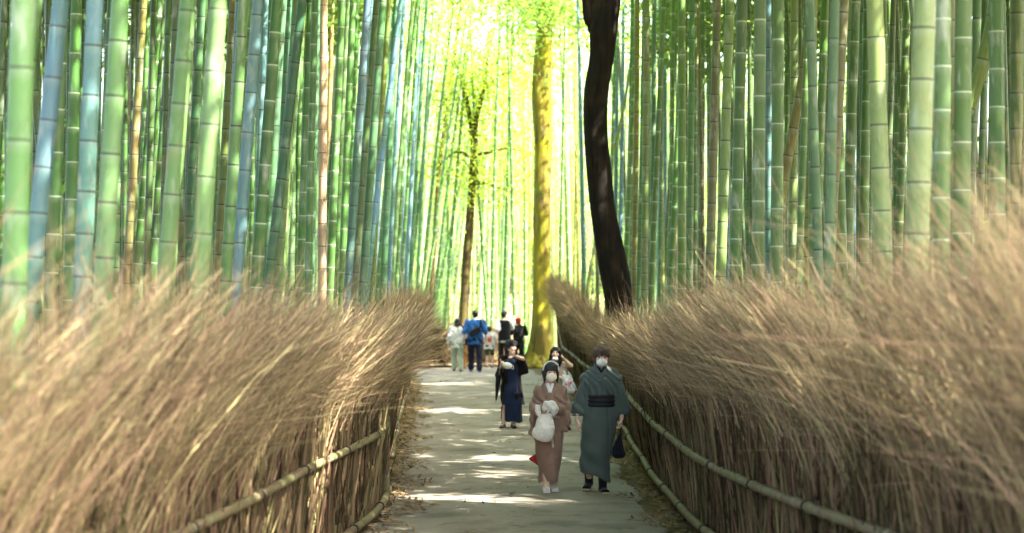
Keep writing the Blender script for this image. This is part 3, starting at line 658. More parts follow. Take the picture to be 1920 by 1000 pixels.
# ------------------------------------------------------------------ trees
def trunk_mesh(name, pts, rad, m, parent, sides=28, lump=.06, seed=1, flare=0, n=70):
    g = np.random.default_rng(seed); q = smooth_line(np.column_stack([pts, rad]), n); c, r = q[:, :3], q[:, 3]
    ang = np.arange(sides) / sides * 2 * math.pi; s = np.linspace(0, 1, n); Lz = np.linalg.norm(np.diff(c, axis=0), axis=1).sum()
    rr = np.ones((n, sides))
    for k in range(9):
        fa = g.integers(1, 6); rr += lump / (1 + .3 * k) * np.sin(fa * ang[None] + g.uniform(0, 6.28) + s[:, None] * Lz * g.uniform(.4, 2.2)) * g.uniform(.4, 1)
    if flare: rr *= 1 + flare * np.exp(-s[:, None] * Lz / .45) * (1 + .5 * np.cos(5 * ang[None] + 1))
    T = np.gradient(c, axis=0); T /= np.linalg.norm(T, axis=1, keepdims=True); A = np.cross(T, [0, 1, 0]); A /= np.linalg.norm(A, axis=1, keepdims=True); B = np.cross(T, A)
    V = c[:, None] + (r[:, None] * rr)[..., None] * (np.cos(ang)[None, :, None] * A[:, None] + np.sin(ang)[None, :, None] * B[:, None])
    idx = np.arange(n * sides).reshape(n, sides); nx = np.roll(idx, -1, 1)
    return mesh_np(name, V.reshape(-1, 3), [np.stack([idx[:-1], nx[:-1], nx[1:], idx[1:]], -1).reshape(-1, 4), idx[-1][None], idx[0][None, ::-1]], m, parent)

def px_path(pts, D, org):
    return np.array([np.array(at(x, y, D)) - org for x, y, *_ in pts]), np.array([q[2] / 2 / FPX * D for q in pts])

# crooked dark tree by the right fence
D = 38.0; org = np.array([*at(1172, 0, D)[:2], 0.])
t = thing('crooked_tree', 'crooked almost black tree trunk rising out of the right brush fence', 'tree', org)
pp = [(1176, 770, 64), (1170, 690, 54), (1163, 610, 48), (1158, 550, 52), (1150, 500, 54), (1132, 400, 48), (1125, 330, 47), (1118, 250, 44), (1118, 175, 46), (1127, 110, 46), (1131, 50, 52), (1137, 0, 52), (1146, -60, 46), (1140, -160, 38), (1120, -300, 30), (1115, -420, 20)]
P_, r_ = px_path(pp, D, org); trunk_mesh('trunk', P_, r_, M['bark'], t, 40, .035, 4, n=140)
for k, (a, b, c) in enumerate((((1112, 60, 18), (1104, 30, 22), (1098, -40, 17)), ((1146, -60, 26), (1175, -200, 20), (1190, -420, 11)), ((1130, -230, 22), (1080, -330, 15), (1050, -430, 8)))):
    P_, r_ = px_path((a, ((a[0] + b[0]) / 2 + 2, (a[1] + b[1]) / 2, (a[2] + b[2]) / 2), b, c), D - .02, org); trunk_mesh('limb', P_, r_, M['bark'], t, 16, .08, 6 + k, n=24)
s = Solid(.012, .05); 
c = np.array([-.0, 0, 0])
g = np.random.default_rng(77); n = 900; p = np.array(at(1120, -560, D)) - org + g.normal(0, 1, (n, 3)) * np.array([2.2, 2.2, 1.2])
v, f = leaves(p, .2, .1, .3, .2, g); mesh_np('crown', v, f, M['canopy'], t, False)

# mossy yellow tree with spreading roots at the far end
D = 58.6; org = np.array([*at(1013, 0, D)[:2], float(ground_z(D))])
t = thing('mossy_tree', 'thick straight yellow mossy tree with exposed roots beside the path end', 'tree', org)
pp = [(1014, 700, 44), (1014, 660, 42), (1015, 600, 35), (1016, 520, 33), (1016, 420, 31), (1017, 330, 31), (1018, 250, 33), (1016, 180, 36), (1017, 120, 34), (1020, 60, 31), (1023, 0, 27), (1027, -80, 24), (1030, -200, 18), (1034, -330, 10)]
P_, r_ = px_path(pp, D, org); P_[0, 2] = -.2; tr = trunk_mesh('trunk', P_, r_, M['moss'], t, 40, .045, 9, .25, 120)
s = Solid(.022, .09); Rr = random.Random(5)
for a_, L_, h0 in ((2.85, 1.0, .75), (3.6, .85, .6), (3.2, .55, .95), (4.2, .9, .5), (4.9, .8, .6), (5.6, .8, .5), (.4, .7, .6), (1.6, .6, .6)):
    q0 = np.array([math.cos(a_) * .12, math.sin(a_) * .12, h0]); pts = [q0]; rs = [.13]
    for k in range(1, 7):
        u = k / 6; aa = a_ + .5 * math.sin(u * 5 + a_ * 3) * u
        pts.append(np.array([math.cos(aa) * (.12 + L_ * u ** 1.1), math.sin(aa) * (.12 + L_ * u ** 1.1), h0 * (1 - u) ** 2.4 + .03 - .06 * u])); rs.append(.13 - .09 * u)
    s.chain(pts, rs)
s.ell((0, 0, .1), (.5, .45, .25))
s.build('roots', M['moss'], t, disp=lambda p: .012 * np.sin(p[:, 0] * 31 + 3 * np.sin(p[:, 2] * 9)) * np.sin(p[:, 1] * 27 + p[:, 2] * 8))
for k, pts in enumerate((((1020, 60, 14), (990, 10, 9), (960, -60, 5)), ((1024, -20, 14), (1055, -90, 9), (1080, -180, 5)))):
    P_, r_ = px_path((pts[0], ((pts[0][0] + pts[1][0]) / 2, (pts[0][1] + pts[1][1]) / 2 - 4, 11), pts[1], pts[2]), D, org); trunk_mesh('limb', P_, r_, M['moss'], t, 12, .06, 16 + k, n=16)
g = np.random.default_rng(78); n = 3200; cs = np.array([np.array(at(x, y, D)) - org for x, y in ((1000, -20), (1040, -60), (960, -40), (1075, -140), (1020, -160), (985, 25), (1050, 20))])
p = cs[g.integers(0, len(cs), n)] + g.normal(0, 1, (n, 3)) * np.array([.75, .9, .38])
v, f = leaves(p, .17, .11, .4, .2, g); mesh_np('crown', v, f, M['bright'], t, False)

# slim maple behind the strollers
D = 64.0; org = np.array([*at(872, 0, D)[:2], float(ground_z(D))])
t = thing('maple_tree', 'slim leaning maple with a thin brown trunk and airy bright green leaves', 'tree', org)
pp = [(866, 720, 22), (868, 620, 19), (873, 520, 17), (880, 420, 16), (886, 340, 15), (889, 280, 14), (890, 240, 13)]
P_, r_ = px_path(pp, D, org); P_[0, 2] = -.2; trunk_mesh('trunk', P_, r_, M['thin_bark'], t, 16, .05, 12, .3, 60)
br = [((889, 275, 11), (880, 215, 9), (868, 160, 7), (850, 110, 3)), ((890, 245, 11), (897, 210, 9), (908, 165, 7), (915, 110, 3)), ((888, 300, 7), (860, 285, 5), (835, 300, 3), (815, 325, 2)),
      ((889, 290, 7), (920, 285, 6), (950, 278, 4), (985, 285, 2)), ((886, 345, 6), (910, 345, 5), (940, 355, 3), (965, 365, 2)), ((876, 180, 6), (856, 170, 4), (838, 180, 3), (828, 190, 2)), ((907, 170, 5), (930, 150, 4), (950, 140, 3), (965, 150, 2))]
tips = []
for k, b in enumerate(br):
    P_, r_ = px_path(b, D, org); P_[:, 1] += np.linspace(0, R.uniform(-1.2, 1.2), len(b)); trunk_mesh('branch', P_, r_, M['thin_bark'], t, 8, .05, 30 + k, n=16)
    q = smooth_line(P_, 12); tips += list(q[3:])
g = np.random.default_rng(79); n = 9500; tips = np.array(tips); p = tips[g.integers(0, len(tips), n)] + g.normal(0, 1, (n, 3)) * np.array([.75, .8, .50])
v, f = leaves(p, .12, .085, .55, .15, g); mesh_np('crown', v, f, M['maple'], t, False)

# second thin trunk, half lost in the leaves left of the maple
D = 70.0; org = np.array([*at(822, 0, D)[:2], float(ground_z(D))])
t = thing('thin_tree', 'thin dark leaning tree trunk showing in pieces left of the maple', 'tree', org)
P_, r_ = px_path([(806, 690, 10), (812, 500, 9), (822, 340, 9), (834, 240, 9), (846, 150, 8), (858, 60, 6), (868, -40, 4)], D, org); trunk_mesh('trunk', P_, r_, M['thin_bark'], t, 10, .06, 14, n=40)
g = np.random.default_rng(80); n = 1600; cs = np.array([np.array(at(x, y, D)) - org for x, y in ((850, 110), (870, 40), (840, 20), (880, -40), (822, 60), (836, 170))])
p = cs[g.integers(0, len(cs), n)] + g.normal(0, 1, (n, 3)) * np.array([.5, .6, .4])
v, f = leaves(p, .13, .08, .5, .2, g); mesh_np('crown', v, f, M['bright'], t, False)

# ------------------------------------------------------------------ people
def cloth(name, c, rough=.85, c2=None, scale=6, lo=.45, hi=.6, fine=True):
    d = [(tuple(x * .78 for x in c), 160, .45, .6)] if fine else None
    return mat(name, c, rough, (c2, scale, lo, hi) if c2 else None, (220, .12), .15, detail=d, sheen=.15)
SKIN = mat('skin', (.66, .45, .34), .55, ((.66, .41, .32), 9, .45, .7), spec=.3)
LIP = mat('lips', (.36, .12, .10), .5); EYE = mat('eyes', (.02, .015, .012), .3); BROW = mat('brows', (.06, .04, .03), .9); WHT = mat('eye_whites', (.65, .62, .58), .4)
HAIR = mat('black_hair', (.006, .005, .005), .5, bump=(60, .5, (1, 1, .1)), spec=.4)
HAIRB = mat('brown_hair', (.055, .034, .02), .5, ((.095, .058, .035), 30, .4, .6, (1, 1, .15)), (60, .6, (1, 1, .15)), .4)
WHITE = cloth('white_cotton', (.72, .72, .70)); BLACK = cloth('black_cloth', (.006, .006, .0075)); MASK = mat('mask_fabric', (.74, .74, .69), .8, bump=(60, .2))
UP = V3(0, 0, 1)

def hand(S, wrist, d, palm, thumb, curl=(.5, .6, .7, .8), sc=1.0, spread=.0, tcurl=.5):
    """d: towards the fingertips, palm: palm normal, thumb: the side the thumb leaves from"""
    w_, d, n = V3(wrist), V3(d), V3(palm); d = d / np.linalg.norm(d); n = n - (n @ d) * d; n /= np.linalg.norm(n)
    l = np.cross(d, n); l = l if l @ V3(thumb) > 0 else -l
    kn = w_ + d * .088 * sc
    S.sweep(w_ + d * .004 * sc, kn, l, .030 * sc, .017 * sc, .040 * sc, .014 * sc, .012)
    for i, (o, ln) in enumerate(((.029, .073), (.010, .082), (-.010, .076), (-.028, .060))):
        c = curl[i]; p = kn + l * o * sc - d * .008 * sc; pts = [p]; a = c * .5; dd = d + l * (o * 9 * spread)
        dd = dd / np.linalg.norm(dd)
        for f_ in (.46, .30, .24):
            p = p + (dd * math.cos(a) + n * math.sin(a)) * ln * f_ * sc; pts.append(p); a += c * .8
        S.chain(pts, [.0095 * sc, .0088 * sc, .008 * sc, .007 * sc], .004)
    p0 = w_ + d * .022 * sc + l * .022 * sc; p1 = p0 + (d * .7 + l * .62 + n * .25) * .042 * sc; p2 = p1 + (d * .9 + l * (.35 - tcurl * .4) + n * (.2 + tcurl * .4)) * .034 * sc
    S.chain([p0, p1, p2], [.014 * sc, .0105 * sc, .008 * sc], .008)

def head_frame(c, yaw=0, pitch=0, roll=0, s=1.0):
    Rm = rotz(yaw) @ rotx(pitch) @ roty(roll); c = V3(c)
    return (lambda x, y, z: c + Rm @ (V3(x, y, z) * s)), Rm, c, s      # local: x across, -y is the face, z up

def head(S, F):
    L, Rm, c, s = F; E = lambda x, y, z, a, b, d, k=.012, op='u': S.ell(L(x, y, z), V3(a, b, d) * s, Rm, k, op)
    E(0, .012, .030, .074, .092, .083); E(0, -.022, -.032, .061, .066, .078, .025); E(0, -.060, -.088, .028, .024, .022, .025)
    for q in (-1, 1):
        E(q * .040, -.060, -.025, .026, .026, .024, .02)
        E(q * .031, -.098, .006, .017, .013, .011, .012, 's')
        E(q * .031, -.080, .006, .0135, .0125, .0115, .002)
        E(q * .076, .008, -.008, .011, .022, .032, .006)
        S.cone(L(q * .014, -.087, .026), L(q * .046, -.076, .024), .007 * s, .005 * s, .012)
    S.cone(L(0, -.085, .012), L(0, -.103, -.026), .008 * s, .0105 * s, .010)
    for q in (-1, 1): E(q * .010, -.092, -.030, .008, .010, .007, .006)
    E(0, -.083, -.054, .023, .012, .006, .006); E(0, -.080, -.064, .019, .012, .0065, .006)

def face_region(F):
    L, Rm, c, s = F
    def f(p):
        q = (p - c) @ Rm / s; x, y, z = np.abs(q[:, 0]), q[:, 1], q[:, 2]; m = np.zeros(len(p), int); fr = (y < -.06) & (z < .1) & (z > -.11)
        m[fr & ((x / .023) ** 2 + ((z + .059) / .010) ** 2 < 1) & (y < -.078)] = 1
        e = fr & (((x - .031) / .0165) ** 2 + ((z - .006) / .0075) ** 2 < 1); m[e] = 4
        m[e & (((x - .031) / .0085) ** 2 + ((z - .006) / .0085) ** 2 < 1)] = 2
        m[e & (z > .0105)] = 2
        m[fr & (np.abs(z - .030 + 10 * (x - .03) ** 2) < .0042) & (x > .014) & (x < .05)] = 3
        return m
    return f
SK = [SKIN, LIP, EYE, BROW, WHT]

def hair_disp(F, amp=.003, n=34):
    L, Rm, c, s = F
    def f(p):
        q = (p - c) @ Rm / s; a = np.arctan2(q[:, 0], -q[:, 1])
        return amp * np.sin(n * a + 6 * np.sin(q[:, 2] * 22)) * np.sin(q[:, 2] * 31 + 4 * a)
    return f

def folds(amp, fx, fz, ph=0, warp=3.):
    return lambda p: amp * np.sin(p[:, 0] * fx + warp * np.sin(p[:, 2] * fz + p[:, 0] * 4 + ph) + p[:, 1] * fx * .35 + ph)
def addf(*fs): return lambda p: sum(f(p) for f in fs)

def body(root, F, neck, sh, el, wr, hip, kn, an, toe, hands, s=1.0, vox=.007, torso=None, name='body'):
    """one continuous figure; pairs are (image left, image right)"""
    S = Solid(vox, .03); L, Rm, c, hs = F
    head(S, F); S.cone(L(0, .018, -.055), neck, .052 * s, .058 * s, .03)
    mid = (V3(hip[0]) + V3(hip[1])) / 2; nk = V3(neck)
    S.sweep(mid, mid * .45 + nk * .55, V3(1, 0, 0), .145 * s, .10 * s, .135 * s, .095 * s); S.sweep(mid * .5 + nk * .5, nk - V3(0, 0, .07 * s), V3(1, 0, 0), .135 * s, .095 * s, .15 * s, .075 * s)
    for i in (0, 1):
        S.cone(nk - V3(0, 0, .04 * s), sh[i], .06 * s, .05 * s); S.chain([sh[i], el[i], wr[i]], [.047 * s, .036 * s, .024 * s], .015)
        S.chain([hip[i], kn[i], an[i]], [.082 * s, .053 * s, .036 * s]); a = V3(an[i]); t = V3(toe[i]); d = t - a; d[2] = 0; d /= np.linalg.norm(d)
        side = np.cross(d, UP); heel = a - d * .035 * s; heel[2] = max(a[2] - .045, .03)
        S.cone(a, heel, .034 * s, .03 * s); S.sweep(heel, t, side, .032 * s, .03 * s, .042 * s, .016 * s)
        hand(S, wr[i], **hands[i])
    return S.build(name, SK, root, region=face_region(F))

def person(label, px, D, group=None, gz=None):
    x = (px - 960) / FPX * D
    return thing('person', label, 'person', (x, D, float(ground_z(D)) + .012 if gz is None else gz), group)

def strip(name, pts, w, t, m, parent, vox=.006, normal=(0, -1, 0)):
    S = Solid(vox, .008)
    for a, b in zip(pts[:-1], pts[1:]):
        a, b = V3(a), V3(b); S.sweep(a, b, np.cross(b - a, V3(normal)), w, t, w, t)
    return S.build(name, m, parent)

def shoe(parent, an, toe, m, s=1.0, name='shoe', sole=None, vox=.006, fat=1.0):
    a, t = V3(an), V3(toe); d = t - a; d[2] = 0; d /= np.linalg.norm(d); side = np.cross(d, UP); up = a[2] - .07
    h = a - d * .04 * s; h[2] = max(h[2] - .04, .03 + max(up, 0) * .9)
    S = Solid(vox, .02); S.sweep(h, t + d * .012, side, .038 * s * fat, .034 * s, .046 * s * fat, .022 * s); S.cone(a - V3(0, 0, .02), h, .044 * s, .038 * s)
    o = S.build(name, m, parent)
    if sole:
        S = Solid(vox, .01); S.sweep(h - V3(0, 0, .026) - d * .012, t - V3(0, 0, .017) + d * .03, side, .043 * s, .012, .050 * s, .012); S.build('sole', sole, o)
    return o

# ---- man in a green kimono
p = person('man in dark green kimono with black sash and white mask walking toward us', 1127, 22.8)
F = head_frame((.004, -.035, 1.565), .02, .26, 0, 1.02)
sh = ((-.165, .01, 1.305), (.165, .01, 1.305)); el = ((-.25, .03, 1.06), (.245, .03, 1.06)); wr = ((-.277, -.02, .835), (.232, -.035, .845))
body(p, F, (0, .015, 1.41), sh, el, wr, ((-.08, 0, .88), (.07, 0, .88)), ((-.12, .02, .47), (.02, -.02, .47)), ((-.135, .16, .135), (.015, -.06, .075)), ((-.17, .03, .04), (.04, -.21, .028)),
     [dict(d=(.05, -.12, -1), palm=(1, .1, 0), thumb=(0, -1, 0), curl=(.5, .55, .6, .7)), dict(d=(-.05, -.1, -1), palm=(-1, .15, 0), thumb=(0, -1, 0), curl=(1.1, 1.2, 1.25, 1.3), tcurl=1)])
L, Rm, c, s_ = F
S = Solid(.007, .03)
S.ell(L(0, .022, .042), V3(.092, .104, .092), Rm); S.ell(L(0, -.030, .070), V3(.085, .080, .062), Rm, .03)
for q in (-1, 1): S.ell(L(q * .070, -.022, .030), V3(.030, .055, .055), Rm, .02); S.ell(L(q * .070, .04, .0), V3(.026, .05, .06), Rm, .02)
for k in range(7): x_ = -.066 + .022 * k; S.cone(L(x_, -.078, .085), L(x_ + .006 * math.sin(k * 2), -.098, .036 - .006 * (k % 2)), .022, .012, .012)
S.ell(L(0, .06, -.01), V3(.065, .05, .07), Rm, .03)
S.build('hair', HAIRB, p, disp=hair_disp(F, .005))
S = Solid(.005, .012); S.ell(L(0, -.066, -.058), V3(.063, .053, .052), Rm); S.ell(L(0, -.085, -.035), V3(.03, .036, .035), Rm); S.ell(L(0, -.01, -.05), V3(.055, .05, .06), Rm, .004, 's'); S.build('mask', MASK, p)
KG = cloth('green_kimono', (.085, .11, .103), .7, (.065, .095, .083), 5); KGD = cloth('green_kimono_edge', (.030, .050, .045), .8)
S = Solid(.008, .05)
S.loft([(.12, -.062, .02, .172, .135), (.30, -.055, .015, .178, .13), (.46, -.045, .0, .182, .135), (.76, -.022, 0, .197, .145), (.86, -.012, 0, .192, .14), (1.0, 0, 0, .168, .125), (1.10, 0, 0, .165, .122), (1.23, 0, .005, .185, .13), (1.30, 0, .012, .178, .115), (1.36, 0, .016, .13, .09), (1.41, 0, .02, .078, .075), (1.455, 0, .025, .064, .068)], .03)
for q, a, b in ((-1, sh[0], (-.245, .015, .885)), (1, sh[1], (.245, .015, .885))):
    S.sweep(V3(a) + V3(-q * .0, 0, -.02), V3(b), V3(1, 0, .0), .062, .066, .115, .070, .07, box=2.4)
    S.cone((q * .06, .015, 1.385), V3(a) + V3(q * .005, 0, .01), .058, .062, .06)
S.cut((-.32, 0, -1), -.165 / 1.05)
def fold_m(p):
    x, y, z = p.T; fr = y < .06
    xe = .075 - .10 * np.clip(.9 - z, 0, 1) ** 2 * 0 + .05 * np.clip(.9 - z, 0, .8)
    gr = np.where(fr & (z < .98), .010 * np.exp(-((x - xe) / .010) ** 2), 0) + np.where(fr & (z > 1.10) & (z < 1.36), .010 * np.exp(-((x + .13) / .009) ** 2), 0)
    low = np.clip((1.0 - z) / .8, 0, 1); drape = .014 * low * np.sin(x * 26 + z * 9 + 2 * np.sin(z * 6)) + .007 * low * np.sin((x * .8 + z) * 30)
    chest = np.where((z > 1.1) & (np.abs(x) < .2), .009 * np.sin((x * 1.0 + z * .75) * 75 + 3 * np.sin(z * 14)), 0)
    slv = np.where((np.abs(x) > .2) & (z > .85), .007 * np.sin(x * 40 + 8 * np.sin(z * 7)), 0)
    return gr + drape + chest + slv
ko = S.build('kimono', KG, p, disp=fold_m)
strip('collar', [(-.058, -.03, 1.455), (-.03, -.098, 1.36), (.05, -.140, 1.24), (.12, -.132, 1.125)], .020, .010, KG, ko); strip('collar', [(.058, -.03, 1.455), (.025, -.105, 1.36), (-.02, -.135, 1.26)], .020, .010, KG, ko)
strip('undercollar', [(-.045, -.055, 1.44), (0, -.098, 1.375), (.045, -.055, 1.44)], .012, .008, BLACK, ko)
for q in (-1, 1):
    S = Solid(.007, .01); S.sweep((q * .247, .015, .892), (q * .247, .015, .874), V3(1, 0, 0), .112, .064, .112, .064, box=2.6); S.build('sleeve_lining', KGD, ko)
S = Solid(.006, .01); S.loft([(.975, 0, 0, .176, .134), (1.0, 0, 0, .178, .135), (1.10, 0, 0, .176, .134), (1.118, 0, 0, .174, .132)]); S.build('sash', mat('black_sash', (.005, .005, .008), .6, ((.009, .009, .014), 60, .45, .6, (.2, 1, 1)), (90, .3, (.1, .1, 1))), p, disp=lambda q: .003 * np.sin(q[:, 2] * 130))
SOLE = mat('straw_sole', (.42, .34, .20), .8)
for a, t in (((-.135, .16, .135), (-.17, .03, .04)), ((.015, -.06, .075), (.04, -.21, .028))):
    a = V3(a); S = Solid(.007, .02); S.cone(a, a + V3(0, .02, .16), .047, .055); S.build('sock', BLACK, p); shoe(p, a, t, BLACK, 1.08, 'sandal', SOLE)
# pouch in his hand
o = thing('drawstring_pouch', 'small dark navy drawstring pouch hanging from the hand of the man in green', 'pouch', (p.location.x + .19, p.location.y - .05, p.location.z + .54))
S = Solid(.006, .03); S.loft([(-.135, .01, 0, .05, .035), (-.11, .008, 0, .070, .05), (-.03, 0, 0, .062, .045), (.05, .008, 0, .036, .03), (.10, .02, 0, .022, .02), (.125, .024, 0, .03, .022)]); S.ell((.01, 0, -.10), (.07, .05, .05))
S.build('pouch_body', cloth('navy_cloth', (.008, .009, .018)), o, disp=lambda q: .004 * np.sin(np.arctan2(q[:, 1], q[:, 0]) * 9 + q[:, 2] * 12) * np.clip(q[:, 2] * 6 + 1, 0, 1))
S = Solid(.005, .004); S.chain([(.014, 0, .09), (.028, 0, .15), (.033, 0, .20), (.038, .01, .225)], [.006] * 4); S.chain([(.03, .0, .09), (.036, .0, .15), (.036, 0, .21)], [.006] * 3); S.build('cord', BLACK, o)

# ---- woman in a brown kimono
p = person('woman in brown pink kimono with headband and pale mask beside the man in green', 1031, 22.8)
F = head_frame((.0, -.02, 1.368), .30, .0, .04, .93)
sh = ((-.125, .01, 1.155), (.125, .01, 1.155)); el = ((-.175, -.01, .95), (.18, .0, .935)); wr = ((-.145, -.16, .905), (.04, -.185, .975))
body(p, F, (0, .01, 1.235), sh, el, wr, ((-.075, 0, .76), (.065, 0, .76)), ((-.07, -.03, .40), (.05, 0, .40)), ((-.045, -.06, .075), (.055, .07, .085)), ((-.04, -.19, .025), (.06, -.055, .03)),
     [dict(d=(.5, -.7, -.1), palm=(0, 0, -1), thumb=(1, 0, 0), curl=(1.2, 1.3, 1.3, 1.3), tcurl=1, sc=.9), dict(d=(-1, -.35, .1), palm=(0, .3, -1), thumb=(0, -1, .3), curl=(.8, .9, 1, 1.1), sc=.9)], s=.92)
L, Rm, c, s_ = F
S = Solid(.006, .025)
S.ell(L(0, .022, .040), V3(.083, .094, .082), Rm); S.ell(L(0, -.02, .075), V3(.072, .066, .048), Rm)
for q in (-1, 1):
    S.ell(L(q * .076, -.004, .0), V3(.022, .05, .062), Rm); S.chain([L(q * .074, -.035, .03), L(q * .084, -.04, -.03), L(q * .080, -.046, -.085), L(q * .086, -.05, -.125)], [.016, .013, .009, .005])
for k in range(9): x_ = -.060 + .015 * k; S.cone(L(x_, -.070, .085), L(x_ * 1.05, -.098 + .25 * abs(x_), .032 - .003 * (k % 2)), .016, .008, .008)
S.ell(L(0, .08, -.045), V3(.055, .045, .045), Rm)
ho = S.build('hair', HAIR, p, disp=hair_disp(F, .003))
pts = [L(.098 * math.cos(a), -.030, .040 + .100 * math.sin(a)) for a in np.linspace(-.15, math.pi + .15, 18)]
S = Solid(.005, .004); S.chain(pts, [.009] * 18); S.build('headband', WHITE, p)
S = Solid(.006, .01); S.ell(L(-.086, .01, -.045), V3(.018, .018, .02)); S.ell(L(-.090, .02, -.07), V3(.013, .013, .016)); S.build('hair_ornament', mat('pale_flower', (.72, .62, .58), .7), ho)
S = Solid(.005, .012); S.ell(L(0, -.062, -.052), V3(.064, .053, .050), Rm); S.ell(L(0, -.088, -.028), V3(.03, .030, .030), Rm); S.ell(L(0, -.005, -.045), V3(.055, .05, .06), Rm, .004, 's')
mk = S.build('mask', mat('cream_mask', (.72, .68, .55), .8, bump=(50, .15)), p)
S = Solid(.005, .003)
for q in (-1, 1): S.chain([L(q * .056, -.06, -.035), L(q * .075, -.02, -.015), L(q * .080, .01, .0)], [.003] * 3)
S.build('ear_loop', WHITE, mk)
KB = cloth('brown_kimono', (.29, .19, .14), .8, (.235, .145, .105), 7); KRED = cloth('red_lining', (.42, .03, .04))
S = Solid(.007, .04)
S.loft([(.125, -.018, .0, .105, .10), (.27, -.005, .0, .135, .115), (.457, -.006, 0, .155, .13), (.67, -.005, 0, .165, .14), (.84, 0, 0, .145, .13), (1.0, 0, 0, .143, .122), (1.10, 0, 0, .152, .118), (1.165, 0, .006, .13, .09), (1.20, 0, .012, .085, .07), (1.235, 0, .02, .062, .062), (1.262, 0, .03, .055, .058)], .03)
S.chain([(-.06, .01, 1.19), sh[0], el[0], (-.165, -.10, .92)], [.045, .052, .058, .055], .06); S.chain([(.06, .01, 1.19), sh[1], el[1], (.09, -.165, .955)], [.045, .052, .058, .052], .06)
S.sweep((-.178, -.05, .95), (-.20, -.06, .66), V3(.35, 1, 0), .09, .030, .075, .026, .03, box=3); S.sweep((.165, -.05, .94), (.135, -.07, .70), V3(1, -.75, 0), .10, .035, .085, .03, .03, box=3)
def fold_w(p):
    x, y, z = p.T; fr = y < .05
    gr = np.where(fr & (z < .84), .009 * np.exp(-((x - .045 - .05 * (.84 - z)) / .009) ** 2), 0)
    low = np.clip((.85 - z) / .6, 0, 1)
    return gr + .013 * low * np.sin(x * 30 + z * 10 + 2 * np.sin(z * 7)) + np.where(z > 1.02, .009 * np.sin((x + z) * 60 + 3 * np.sin(z * 19)), 0) + np.where(np.abs(x) > .17, .007 * np.sin(x * 30 + z * 36), 0)
ko = S.build('kimono', KB, p, disp=fold_w)
for q in (-1, 1): strip('collar', [(q * .05, -.02, 1.262), (q * .055, -.075, 1.20), (q * .012, -.128, 1.10), (-q * .05, -.136, 1.02)], .022, .010 + .002 * q, KB, ko)
S = Solid(.005, .006); S.sweep((-.036, -.045, 1.25), (0, -.112, 1.14), V3(1, 0, .4), .02, .012, .02, .012); S.sweep((.036, -.045, 1.25), (0, -.112, 1.14), V3(1, 0, -.4), .02, .012, .02, .012); S.build('undercollar', WHITE, ko)
S = Solid(.007, .01); S.sweep((-.10, .06, .45), (-.185, .07, .33), V3(1, 0, .6), .02, .02, .07, .018); S.build('red_underskirt', KRED, ko, disp=folds(.004, 40, 10))
OBI = cloth('cream_sash', (.52, .45, .34), .7, (.42, .34, .25), 18)
S = Solid(.006, .01); S.loft([(.855, 0, 0, .150, .138), (.875, 0, 0, .153, .140), (1.0, 0, 0, .152, .134), (1.012, 0, 0, .149, .132)]); oo = S.build('sash', OBI, p)
S = Solid(.006, .01); S.sweep((.02, -.17, .70), (.035, -.165, .52), V3(1, 0, 0), .013, .006, .016, .006); S.build('sash_ribbon', OBI, oo)
for a, t in (((-.045, -.06, .075), (-.04, -.19, .025)), ((.055, .07, .085), (.06, -.055, .03))): shoe(p, a, t, WHITE, .95, 'sandal', mat('pale_sole', (.55, .52, .55), .6))
# bag and cloth she carries
LACE = mat('lace_cloth', (.74, .72, .68), .85, ((.66, .63, .58), 30, .48, .66), (70, .5), .15)
o = thing('tote_bag', 'white lace tote bag carried by the woman in the brown kimono', 'bag', (p.location.x - .06, p.location.y - .25, p.location.z + .775))
S = Solid(.006, .03); S.loft([(-.175, .0, 0, .04, .03), (-.155, -.004, 0, .085, .05), (-.10, -.012, 0, .120, .065), (-.03, -.012, 0, .122, .065), (.05, -.004, 0, .095, .05), (.10, .0, 0, .075, .035), (.135, .0, 0, .065, .025)], box=2.0); S.ell((-.02, -.02, -.08), (.12, .07, .09)); S.build('bag_body', LACE, o, disp=folds(.004, 26, 9))
S = Solid(.005, .006); S.chain([(-.06, 0, .10), (-.10, .0, .17), (-.10, .01, .225), (-.07, .02, .22), (-.06, .01, .15), (-.055, 0, .11)], [.016] * 6); S.build('handle', LACE, o)
S = Solid(.005, .006); S.chain([(.02, -.01, .11), (.045, -.01, .20), (.075, .0, .27), (.10, .02, .25), (.095, 0, .12)], [.014] * 5); S.build('handle', LACE, o)
o = thing('lace_cloth', 'crumpled white lace cloth over the hand of the woman in brown', 'cloth', (p.location.x + .0, p.location.y - .235, p.location.z + 1.0))
S = Solid(.006, .02); S.ell((-.01, 0, .02), (.075, .05, .045)); S.ell((.035, -.01, -.02), (.05, .045, .055)); S.ell((-.05, 0, -.01), (.04, .04, .045)); S.sweep((.04, 0, -.02), (.055, 0, -.10), V3(1, 0, 0), .05, .03, .04, .02); S.build('crumpled_cloth', LACE, o, disp=folds(.005, 55, 20))

